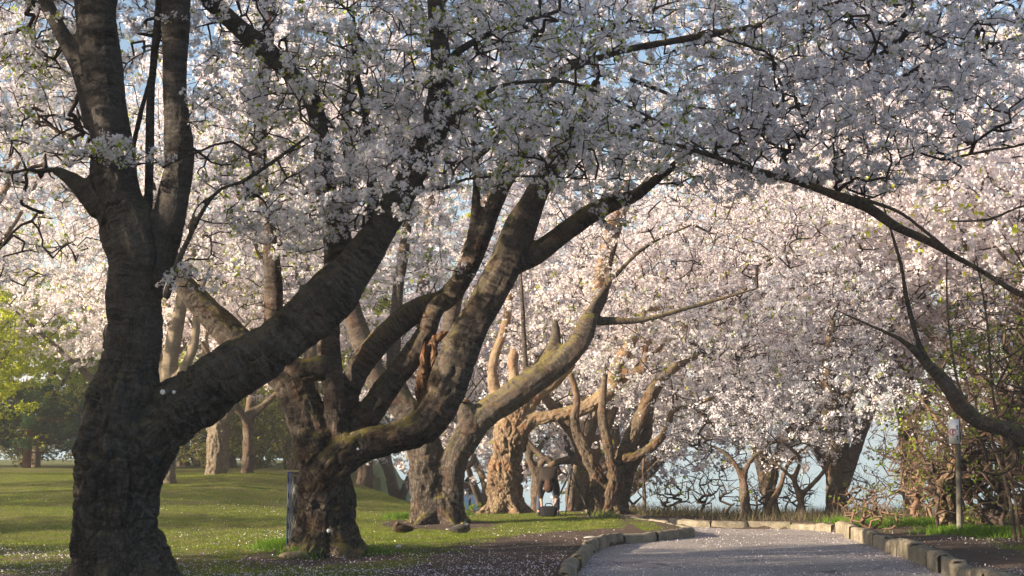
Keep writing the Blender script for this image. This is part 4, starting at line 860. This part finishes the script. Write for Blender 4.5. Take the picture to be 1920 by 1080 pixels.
sc_ = [(2.9, 33, 1.3, .8, 'first from the left beyond the bend'), (4.0, 32.2, 1.1, .8, 'right of the upright sapling'), (5.1, 32.4, 1.6, 1.0, 'with bent stems at the middle of the bend'), (5.9, 31.4, 1.2, .7, 'between the leaning dark stems'), (6.9, 31.7, 1.3, .8, 'left of the thick grey trunk'), (8.5, 32.0, 1.5, .9, 'right of the thick grey trunk'), (2.2, 34.5, 1.4, .7, 'at the left end behind the fifth tree')]
for (x, y, h, r, tail) in sc_: bush('scrub_bush', x, y, h, r, 130, 'low bare lakeside scrub ' + tail, 'twig_grey', leafn=.08, r0=.005, wob=.35, stems=14, cat='scrub', group='bare scrub beyond the far kerb')
# gnarled stump beside the sign
Ys = gp(1778, 988)[1]
small_tree('gnarled sunlit hollow trunk beside the wooden signpost', [limb([(1776, 988, 40), (1774, 950, 42), (1768, 915, 36), (1782, 885, 30), (1790, 862, 22), (1800, 845, 16)], Ys), limb([(1786, 985, 26), (1794, 940, 18), (1800, 900, 14), (1850, 890, 14), (1895, 900, 12)], Ys), limb([(1795, 870, 16), (1790, 830, 12), (1760, 790, 8), (1720, 740, 6)], Ys), limb([(1790, 900, 14), (1830, 860, 14), (1870, 905, 13), (1888, 945, 12)], Ys + .2), limb([(1800, 850, 12), (1860, 800, 9), (1900, 720, 7)], Ys + .2)],
           blobs([(1760, 800, Ys, 80, 60, .8, 60), (1860, 760, Ys, 90, 80, .8, 60)]), bark='bark_warm', name='gnarled_tree', per=0.6, voxel=.02, lump=.3, fiss=.3, leaf_n=.3, r0=.003, seg=.3, twigmat='twig_pale', base_min=.8, group='trees on the right bank')
for k, (pa, lb) in enumerate([([(1902, 1002, 9), (1892, 930, 9), (1872, 860, 8), (1845, 790, 7), (1800, 730, 6), (1778, 600, 5), (1775, 480, 4)], 'thin bare pole like sapling leaning left at the right verge'), ([(1912, 1004, 9), (1900, 920, 8), (1880, 830, 8), (1862, 740, 6), (1850, 600, 5), (1830, 480, 4)], 'thin bare sapling just right of its leaning twin')]):
    Yk = 22.2 + .3 * k
    small_tree(lb, [limb(pa, Yk)], blobs([(1800 + 40 * k, 620, Yk, 70, 110, .8, 70)]), bark='bark_far', name='sapling', per=.3, voxel=.018, leaf='leaf_bush', leaf_n=.9, r0=.003, seg=.3, base_min=1.2, group='thin saplings on the right verge', leaf_size=.035)

# ------------------------------------------------------------------ grass, tufts, petals


def dirt_at(x, y):
    # bilinear lookup in the ground's grid
    D = dirt.reshape(len(gy), len(gx)); i = np.clip(np.searchsorted(gx, x) - 1, 0, len(gx) - 2); j = np.clip(np.searchsorted(gy, y) - 1, 0, len(gy) - 2)
    return D[j, i]
Zg = Z.reshape(len(gy), len(gx))
def ground_at(x, y):
    i = np.clip(np.searchsorted(gx, x) - 1, 0, len(gx) - 2); j = np.clip(np.searchsorted(gy, y) - 1, 0, len(gy) - 2)
    fx = (x - gx[i]) / (gx[i + 1] - gx[i]); fy = (y - gy[j]) / (gy[j + 1] - gy[j])
    return Zg[j, i] * (1 - fx) * (1 - fy) + Zg[j, i + 1] * fx * (1 - fy) + Zg[j + 1, i] * (1 - fx) * fy + Zg[j + 1, i + 1] * fx * fy
def scatter(n_, y0, y1, pw=1.0):
    y = y0 + (y1 - y0) * rng.uniform(0, 1, n_) ** pw; x = rng.uniform(-0.43, 0.43, n_) * y; return x, y
def blades(x, y, h, w, name, mat, label, dz=-0.01, kindcat='grass'):
    n_ = len(x); z = ground_at(x, y) + dz; a = rng.uniform(0, 2 * math.pi, n_); l = rng.normal(0, .45, (n_, 2)) * h[:, None]
    c = np.stack([x, y, z], -1); sx = np.stack([np.cos(a), np.sin(a), 0 * a], -1) * w[:, None]
    V = np.stack([c - sx, c + sx, c + np.c_[l, h]], 1).reshape(-1, 3)
    o = link(name, npmesh(name, V, np.arange(n_ * 3), np.full(n_, 3), False, {'tone': ('FLOAT', 'FACE', rng.uniform(0, 1, n_))}), mat)
    return tag(o, label, kindcat, None, 'stuff')
x, y = scatter(420000, 13, 46, 1.1)
sdx = poly_sd(np.stack([x, y], -1), ROADP[::3]); dd = dirt_at(x, y) + 0.35 * vn(np.stack([x * 1.3, y * 1.3, 0 * x], -1)) + .2 * vn(np.stack([x * 5, y * 5, 0 * x], -1))
k = (sdx > .14) & (dd < .55) & ((y < 34.2) | (x < -1.5)); x = x[k]; y = y[k]
blades(x, y, rng.uniform(.02, .06, len(x)), rng.uniform(.003, .007, len(x)), 'lawn_grass', M['grass'], 'short green lawn grass under the cherry trees')
# rich tufts at particular places
tx = []; 
for (px, py, r, n_) in [(530, 1030, .35, 2500), (1170, 972, .5, 1500), (755, 975, .35, 1600), (1740, 985, .5, 3500), (1830, 1000, .8, 5000), (1900, 1008, .6, 3500), (1640, 985, .5, 1600), (1560, 982, .7, 2400), (690, 1040, .3, 500), (560, 1045, .3, 500), (868, 965, .18, 260)]:
    g_ = gp(px, py); q = rng.normal(0, r * .55, (n_, 2)) + g_; tx.append(q)
tx = np.vstack(tx); tx = tx[poly_sd(tx, ROADP[::2]) > .2]
o = blades(tx[:, 0], tx[:, 1], rng.uniform(.06, .2, len(tx)), rng.uniform(.005, .011, len(tx)), 'grass_tufts', petal_mat('tuft', (.08, .17, .02), (.20, .32, .04), .4), 'bright green longer grass at tree feet and verge')
x, y = scatter(26000, 29.5, 34.5); k = (x > 2) & (poly_sd(np.stack([x, y], -1), ROADP[::3]) > .25); x = x[k]; y = y[k]
blades(x, y, rng.uniform(.08, .34, len(x)), rng.uniform(.004, .008, len(x)), 'dry_grass', petal_mat('dry', (.09, .08, .05), (.24, .20, .12), .3), 'dry wispy grass and weeds beyond the far kerb')
# fallen petals
n_ = 120000; x, y = scatter(n_, 12.5, 34, 1.5); sdx = poly_sd(np.stack([x, y], -1), ROADP[::3])
dens = .03 + .55 * np.clip(vn(np.stack([x * .5, y * .5, 0 * x + 3], -1)) + .05, 0, 1) * np.clip(dirt_at(x, y) + .35, 0, 1); inside = sdx < -.02
dens = dens + .22 * sstep(24, 17, y) * (x < 2)
dens = np.where(inside, .25 + .75 * np.exp(sdx / .28) , dens); dens = np.where(inside, dens * (.55 + .9 * np.clip(vn(np.stack([x * 1.1, y * .7, 0 * x + 8], -1)) + .3, 0, 1)), dens); k = (rng.uniform(0, 1, n_) < dens) & ((y < 33) | (x < 0)); x = x[k]; y = y[k]; inside = inside[k]; sdx = sdx[k]
z = np.where(inside & (sdx < -.08), road_z(x, y) + .012 * vn(np.stack([x * .8, y * .8, 0 * x], -1)) + .008, ground_at(x, y) + .015 + rng.uniform(0, .03, len(x)))
ok = np.abs(sdx) > .14; x, y, z = x[ok], y[ok], z[ok]
o = link('fallen_petals', flowers(np.stack([x, y, z], -1), .011, 1, 'fallen_petals', .4, up=1.4), M['fallen'])
tag(o, 'white petals fallen over path and lawn', 'petals', None, 'stuff')

# ------------------------------------------------------------------ things
black = simple('black_metal', (0.015, 0.016, 0.02), .45, 30, .3, .1, .003, .4)
blue = simple('blue_rim', (0.02, 0.04, 0.16), .5, 20, .3)
# mesh guard behind the second tree
gb = gp(555, 1036) + [0, .15]; gpt = np.array([gb[0], gb[1], gz(*gb)]); H = 1.22
E = empty('mesh_basket', gpt, 'tall dark wire mesh basket with a blue edge behind the second tree', 'wire basket')
R_ = .15; sl = MB(); 
for k in range(14):
    for s_ in (1, -1):
        p = [[R_ * math.cos(2 * math.pi * k / 14 + s_ * t * 2.2), R_ * math.sin(2 * math.pi * k / 14 + s_ * t * 2.2), .04 + t * (H - .08)] for t in np.linspace(0, 1, 14)]
        sl.tube(p, .004, 4, False)
sl.build('wire_mesh', simple('wire_grey', (.12, .14, .15), .45, 30, .3), E)
for z_ in (.03, H * .5, H - .03):
    p = [[R_ * math.cos(a), R_ * math.sin(a), z_] for a in np.linspace(0, 2 * math.pi, 25)]; MB().tube(p, .013, 6, False).build('hoop', black, E, True)
for a in (2.6, 3.4, .5, 5.0, 1.5): MB().box((R_ * 1.04 * math.cos(a), R_ * 1.04 * math.sin(a), H / 2), (.035, .02, H), a).build('upright', blue, E)
MB().tube([[0, 0, .05], [0, 0, .3], [0, 0, .8], [0, 0, H - .06]], [R_ * .86, R_ * .88, R_ * .9, R_ * .9], 20).build('liner', black, E, True)

# signpost
sp = gp(1800, 1001); Ysg = sp[1]; sb = np.array([sp[0], sp[1], gz(*sp)])
E = empty('signpost', sb, 'weathered wooden post with a small white parking sign on the right verge', 'signpost')
top = at(1802, 786, Ysg)[2] - sb[2]
pm_ = bark_mat('post_wood', (.13, .115, .09), (.30, .27, .22), 0.1, .5, 0, 0, .01)
pb = MB(); pp = catmull(np.array([[0, 0, -.25, .056], [0, 0, .5, .054], [.01, 0, 1.3, .052], [.012, 0, top, .050]]), .1); pb.tube(pp[:, :3], pp[:, 3], 12); pb.build('post', pm_, E, True, attr=True)
sg = empty('s', (0, 0, 0), 'x', 'x'); bpy.data.objects.remove(sg)
zc = at(1790, 809, Ysg)[2] - sb[2]
SR = math.radians(-38)
def signpart(name, mat, mb, off): 
    o = mb.build(name, mat, None); o.location = (-.085, -.075, zc); o.rotation_euler = (0, 0, SR); return o
plate = MB().box((0, 0, 0), (.20, .006, .46)).build('sign_plate', simple('sign_white', (.72, .73, .76), .5, 10, .08), E, loc=(-.085, -.085, zc)); plate.rotation_euler = (0, 0, SR)
def ringmesh(cx, cz, r1, r2, th, n_=32, y=-.005):
    mb = MB(); V = []
    for k in range(n_):
        a = 2 * math.pi * k / n_
        for r_ in (r1, r2): V.append([cx + r_ * math.cos(a), y, cz + r_ * math.sin(a)])
    Fi = []
    for k in range(n_): k2 = (k + 1) % n_; Fi += [2 * k, 2 * k + 1, 2 * k2 + 1, 2 * k2]
    mb.add(V, Fi, [4] * n_); return mb
rg = ringmesh(-.02, -.01, .052, .068, 0); rg.box((-.02, -.0058, -.01), (.016, .001, .11), 0); 
rg_o = rg.build('red_ring', simple('sign_red', (.45, .04, .08), .5, 10, .1), plate)
ar = MB(); ar.box((-.026, -.0045, .0), (.014, .001, .075)); ar.box((-.008, -.0045, .030), (.028, .001, .014)); ar.box((-.008, -.0045, .004), (.028, .001, .014)); ar.box((.008, -.0045, .017), (.013, .001, .028))
ar.box((.062, -.0045, .10), (.035, .001, .03)); ar.box((.062, -.0045, .05), (.02, .001, .05)); ar.box((.062, -.0045, -.09), (.035, .001, .03)); ar.box((.062, -.0045, -.14), (.02, .001, .05))
ar.build('sign_marks', simple('sign_black', (.03, .03, .035), .5, 10, .1), plate)

# lamp post by the lake
lp = at(881, 925, 60); lb_ = np.array([lp[0], 60, gz(lp[0], 60)]); Hh = lp[2] - lb_[2]
E = empty('lamp_post', lb_, 'small dark lamp post by the water left of the orange trunk', 'lamp post')
mb = MB(); mb.tube([[0, 0, 0], [0, 0, .3], [0, 0, .5], [0, 0, Hh]], [.16, .13, .07, .05], 8); mb.tube([[0, 0, Hh], [0, 0, Hh + .06]], [.18, .2], 10); mb.build('post', black, E, True)
gmz = simple('lamp_glass', (.7, .72, .72), .3, 5, .05); mb = MB(); mb.tube([[0, 0, Hh + .06], [0, 0, Hh + .3], [0, 0, Hh + .55]], [.15, .22, .24], 10); mb.build('lantern', gmz, E, True)
mb = MB(); mb.tube([[0, 0, Hh + .55], [0, 0, Hh + .62], [0, 0, Hh + .8], [0, 0, Hh + .95]], [.28, .24, .08, .02], 10); mb.build('cap', black, E, True)

# skin helper
def skin(name, V, Ed, R, mat, root=0, sub=2, parent=None, off=(0, 0, 0)):
    me = bpy.data.meshes.new(name); me.from_pydata([tuple(np.array(v) - np.array(off)) for v in V], Ed, [])
    o = bpy.data.objects.new(name, me); C.objects.link(o); sk_ = o.modifiers.new('k', 'SKIN'); sk_.use_smooth_shade = True
    for k_, r in enumerate(R):
        me.skin_vertices[0].data[k_].radius = (r, r) if np.isscalar(r) else r; me.skin_vertices[0].data[k_].use_root = (k_ == root)
    sb_ = o.modifiers.new('s', 'SUBSURF'); sb_.levels = sub; sb_.render_levels = sub
    dg = bpy.context.evaluated_depsgraph_get(); dg.update(); m2_ = bpy.data.meshes.new_from_object(o.evaluated_get(dg)); bpy.data.objects.remove(o)
    m2_.polygons.foreach_set('use_smooth', np.ones(len(m2_.polygons), bool)); m2_.name = name; m2_.materials.clear()
    return link(name, m2_, mat, parent)

# ducks
feath = {}
def feather(nm, a, b, sc=60):
    m, t, out = newmat(nm); n = N(t); oc = n('TexCoord').outputs['Object']; f = n('TexVoronoi', {'Vector': n.scale(oc, (1, 1.6, 1.6)), 'Scale': sc}).outputs['Distance']
    principled(t, out, n, n.mix(n.ramp(f, [(.2, 0), (.5, 1)]), a, b), .7, f, .3, .01, .2); return m
fm_ = feather('duck_brown', (.16, .095, .055), (.04, .025, .017)); 
def duck(px, py, rz, male, label):
    g_ = gp(px, py); b = np.array([g_[0], g_[1], gz(*g_)]); E = empty('duck', b, label, 'duck', 'ducks resting on the lawn', rz)
    body = feather('drake_body', (.20, .19, .175), (.085, .08, .075), 90) if male else fm_
    skin('body', [(0, 0, .085), (.10, 0, .095), (.16, 0, .10), (-.10, 0, .085), (-.18, 0, .075), (-.25, 0, .07), (.13, .02, .16), (.09, .03, .195), (.045, .035, .20)], [(0, 1), (1, 2), (0, 3), (3, 4), (4, 5), (1, 6), (6, 7), (7, 8)],
         [(.085, .095), (.08, .085), (.045, .05), (.075, .082), (.045, .05), (.018, .025), .035, .038, .026], body, 0, 2, E)
    hd = MB(); hd.ball((.085, .035, .2), (.044, .038, .036), 12, 9); hd.build('head', feather('drake_head', (.01, .05, .03), (.008, .02, .02)) if male else feather('hen_head', (.2, .13, .08), (.1, .06, .04), 90), E, True)
    bk_ = MB(); bk_.tube([[.05, .04, .197], [.02, .045, .19], [-.012, .05, .184]], [.015, .013, .008], 8); bk_.build('bill', simple('bill' , (.35, .28, .05) if male else (.22, .11, .04), .5), E, True)
    for s_ in (1, -1):
        w_ = MB(); P_ = catmull(np.array([[.09, s_ * .075, .12, .03], [0, s_ * .088, .12, .055], [-.12, s_ * .07, .11, .045], [-.24, s_ * .025, .10, .008]]), .03); V_, F_, C_, _b = tube_geo(P_[:, :3], P_[:, 3], 10); cy = s_ * .08; V_[:, 1] = cy + (V_[:, 1] - cy) * .45; w_.add(V_, F_, C_); w_.build('wing', feather('wing_d', (.13, .115, .10), (.05, .045, .04), 50) if male else feather('wing_h', (.10, .06, .04), (.03, .02, .014), 50), E, True)
    tl_ = MB(); tl_.box((-.27, 0, .085), (.09, .05, .012), 0, 0, 1); tl_.build('tail', simple('tail', (.5, .46, .42) if male else (.13, .08, .05), .7), E)
duck(752, 999, math.radians(200), False, 'brown speckled duck asleep on the grass, on the left')
duck(866, 997, math.radians(15), True, 'grey and dark headed duck resting beside the third tree, on the right')

# bending person, bag, tripod
Yp = gp(1028, 969)[1]; pg = gp(1028, 969); zb = gz(*pg); pb_ = np.array([pg[0], pg[1], zb])
E = empty('person', pb_, 'person in dark jacket and jeans bending over a bag beside the tripod', 'person')
skinm = simple('skin', (.45, .25, .18), .6, 20, .1); jk = simple('jacket', (.030, .022, .018), .9, 25, .5, .4, .01); jn = simple('jeans', (.055, .075, .12), .9, 40, .4); hair = simple('hair', (.055, .026, .014), .8, 60, .5)
# joints, metres from the feet; the person faces the camera (-y) and folds forward from the hips
V = [(0, .22, .80), (0, .12, .95), (0, -.02, 1.01), (0, -.15, .94), (0, -.23, .86), (0, -.28, .78), (0, -.31, .68), (0, -.30, .62),
     (.165, -.15, .86), (.225, -.22, .62), (.17, -.30, .36), (.165, -.32, .28),
     (-.165, -.15, .86), (-.225, -.22, .62), (-.17, -.30, .36), (-.165, -.32, .28),
     (.10, .20, .76), (.20, .02, .46), (.22, .12, .09), (.23, -.06, .035),
     (-.10, .20, .76), (-.20, .02, .46), (-.22, .12, .09), (-.23, -.06, .035)]
Ed = [(0, 1), (1, 2), (2, 3), (3, 4), (4, 5), (5, 6), (6, 7), (3, 8), (8, 9), (9, 10), (10, 11), (3, 12), (12, 13), (13, 14), (14, 15), (0, 16), (16, 17), (17, 18), (18, 19), (0, 20), (20, 21), (21, 22), (22, 23)]
R0 = [(.15, .12), (.16, .12), (.17, .125), (.15, .115), .065, .075, .095, .07, .068, .052, .036, .032, .068, .052, .036, .032, .095, .068, .05, .04, .095, .068, .05, .04]
skin('body', V, Ed, R0, skinm, 0, 2, E)
skin('jacket', [V[0], V[1], V[2], V[3], V[4], V[8], V[9], (.176, -.29, .40), V[12], V[13], (-.176, -.29, .40), (0, -.27, .80)], [(0, 1), (1, 2), (2, 3), (3, 4), (3, 5), (5, 6), (6, 7), (3, 8), (8, 9), (9, 10), (4, 11)],
     [(.165, .14), (.20, .15), (.22, .16), (.20, .155), (.10, .09), .088, .068, .056, .088, .068, .056, (.095, .085)], jk, 1, 2, E)
for s_ in (1, -1): 
    skin('trouser_leg', [(0, .23, .80), (s_ * .10, .20, .76), (s_ * .20, .02, .46), (s_ * .22, .12, .10)], [(0, 1), (1, 2), (2, 3)], [.12, .115, .085, .068], jn, 1, 2, E)
    sh = MB(); sh.tube([[s_ * .22, .17, .05], [s_ * .225, .05, .05], [s_ * .232, -.08, .035], [s_ * .235, -.13, .03]], [.045, .05, .042, .02], 10); sh.build('shoe', black, E, True)
    hx_, hy_, hz_ = s_ * .165, -.32, .27
    HV = [(hx_, hy_, hz_ + .03), (hx_, hy_ - .01, hz_ - .03), (hx_ - s_ * .01, hy_ - .02, hz_ - .07)]; HE = [(0, 1), (1, 2)]; HR = [.030, (.038, .022), (.036, .018)]
    for f_, (o_, ln) in enumerate([(-.028, .055), (-.010, .066), (.010, .064), (.028, .05)]):
        k0 = len(HV); HV += [(hx_ + o_, hy_ - .025, hz_ - .085), (hx_ + o_ * 1.1 - s_ * .01, hy_ - .035, hz_ - .085 - ln * .5), (hx_ + o_ * 1.1 - s_ * .03, hy_ - .03, hz_ - .085 - ln)]; HE += [(2, k0), (k0, k0 + 1), (k0 + 1, k0 + 2)]; HR += [.010, .009, .008]
    k0 = len(HV); HV += [(hx_ - s_ * .04, hy_ - .03, hz_ - .06), (hx_ - s_ * .055, hy_ - .04, hz_ - .095)]; HE += [(1, k0), (k0, k0 + 1)]; HR += [.012, .010]
    skin('hand', HV, HE, HR, skinm, 0, 1, E)
hm = MB(); hm.ball((0, -.345, .69), (.112, .105, .125), 16, 12); hm.ball((.0, -.30, .785), (.10, .11, .10), 12, 8); hm.build('hair', hair, E, True)
for s_ in (1, -1): MB().ball((s_ * .11, -.30, .665), (.015, .025, .032), 8, 6).build('ear', skinm, E, True)
fc = MB(); fc.ball((0, -.27, .66), (.072, .075, .10), 14, 10); fc.ball((0, -.345, .605), (.015, .02, .02), 8, 6); fc.ball((.03, -.33, .64), (.012, .01, .008), 8, 6); fc.ball((-.03, -.33, .64), (.012, .01, .008), 8, 6); fc.build('face', skinm, E, True)
bg_ = pb_ + [0, -.42, 0]; bg_[2] = gz(bg_[0], bg_[1])
E = empty('camera_bag', bg_, 'black camera bag on the grass between the hands of the bending person', 'bag')
bagm = simple('bag_black', (.008, .008, .010), .8, 30, .3, .3)
def bevel_box(name, c, s, mat, parent, bev=.03, seg=3):
    o = MB().box((0, 0, 0), s).build(name, mat, parent, loc=c); m_b = o.modifiers.new('b', 'BEVEL'); m_b.width = bev; m_b.segments = seg; return o
bevel_box('bag_body', (0, 0, .12), (.40, .26, .24), bagm, E, .06, 4); bevel_box('bag_pocket', (0, -.145, .09), (.28, .07, .15), bagm, E, .025)
hb_ = MB(); hb_.tube(catmull(np.array([[-.09, 0, .23], [-.06, 0, .30], [.06, 0, .30], [.09, 0, .23]]), .03), .012, 8); hb_.build('bag_handle', bagm, E, True)
tg = gp(1068, 972); tb = np.array([tg[0], tg[1], gz(*tg)])
E = empty('tripod', tb, 'tall black tripod with its legs spread beside the bending person', 'tripod')
ap = at(1071, 880, tg[1]) - tb
for k, (px, py, dy) in enumerate([(1031, 955, .55), (1060, 974, -.1), (1107, 981, -.35)]):
    Yl = tg[1] + dy; f_ = at(px, py, Yl); f_[2] = gz(f_[0], f_[1]); f_ = f_ - tb; mdl = ap + (f_ - ap) * .52
    lg = MB(); lg.tube([ap, mdl], .022, 8); lg.tube([mdl - (mdl - ap) * .02, f_], .015, 8); lg.ball(mdl, .02, 8, 6); lg.ball(f_, .018, 8, 6); lg.build('tripod_leg', black, E, True)
cb = MB(); cb.tube([ap - [0, 0, .25], ap, ap + [0, 0, .25]], .013, 8); cb.ball(ap, (.045, .045, .035), 10, 7); cb.build('centre_column', black, E, True)
hd = MB(); hd.ball(ap + [0, 0, .27], .032, 10, 7); hd.box(ap + np.array([0, 0, .31]), (.07, .07, .02)); hd.tube([ap + [0, 0, .28], ap + [.1, .12, .2]], .007, 6); hd.build('tripod_head', black, E, True)
cp_ = tb + ap + [0, 0, .32]; E = empty('photo_camera', cp_, 'black camera mounted on top of the tripod', 'camera')
bevel_box('camera_body', (0, 0, .055), (.145, .07, .10), black, E, .012); bevel_box('viewfinder_hump', (0, 0, .115), (.06, .06, .03), black, E, .008)
ln = MB(); ln.tube([[.0, .03, .05], [0, .10, .05], [0, .14, .05]], [.036, .036, .04], 16); ln.build('lens', black, E, True)

# small litter: torn bark pieces, a flat stone on the kerb, paper, roots
def piece(px, py, s, label, cat, name, mat, seed, flat=1.0):
    g_ = gp(px, py); b = np.array([g_[0], g_[1], gz(*g_)]); mb = MB(); mb.ball((0, 0, s[2] * .7), s, 14, 9); V_ = mb.V[0]; nn = np.stack([vn(V_ * 14 + seed + k * 3) for k in range(3)], -1); mb.V[0] = V_ + nn * min(s) * .55
    return tag(mb.build(name, mat, None, False, loc=b, attr=True), label, cat)
piece(553, 1047, (.24, .10, .06), 'pale twisted root lying at the foot of the second tree, left side', 'root', 'exposed_root', M['bark_buff'], 1)
piece(668, 1043, (.13, .09, .07), 'broken lump of orange wood at the right foot of the second tree', 'wood piece', 'wood_chunk', M['wood_raw'], 5)
piece(747, 1029, (.05, .04, .04), 'small white clump of fallen blossom on the grass below the brown duck', 'blossom', 'blossom_clump', simple('white_clump', (.75, .75, .78), .9, 30, .1), 9)
piece(1106, 1007, (.12, .07, .02), 'flat pale stone lying beside the left kerb', 'stone', 'flat_stone', simple('stone', (.45, .44, .43), .9, 10, .2), 12)
piece(1065, 1037, (.035, .03, .02), 'small dark clod on the bare earth by the left kerb', 'clod', 'earth_clod', M['bark_far'], 15)
for k, (px, py) in enumerate([(868, 966), (889, 962)]):
    g_ = gp(px, py); b = np.array([g_[0], g_[1], gz(*g_)]); E = empty('weed', b, ['small dark leafy weed', 'thin curled weed'][k] + ' growing behind the grey duck', 'weed')
    st = MB(); lf = []
    for a in range(5):
        e = np.array([rng.normal(0, .08), rng.normal(0, .08), rng.uniform(.12, .28)]); st.tube(catmull(np.array([[0, 0, -.02], e * [.3, .3, .6], e]), .05), .005, 5); lf += [e, e * .7, e * .85]
    st.build('stems', M['twig'], E); link('leaves', flowers(np.repeat(np.array(lf), 3, 0) + rng.normal(0, .02, (len(lf) * 3, 3)), .035, 1, 'leaves'), M['leaf_bush'], E)

# ------------------------------------------------------------------ morning haze
hz, t, out = newmat('haze'); n = N(t)
pv = n('VolumePrincipled'); pv.inputs['Color'].default_value = (0.90, 0.94, 1.0, 1); pv.inputs['Density'].default_value = 0.0012; pv.inputs['Anisotropy'].default_value = 0.0
t.links.new(pv.outputs[0], out.inputs['Volume'])
tag(MB().box((0, 720, 8.0), (2700, 1660, 38)).build('haze', hz), 'thin pale morning haze over the lake and path', 'haze', None, 'stuff')
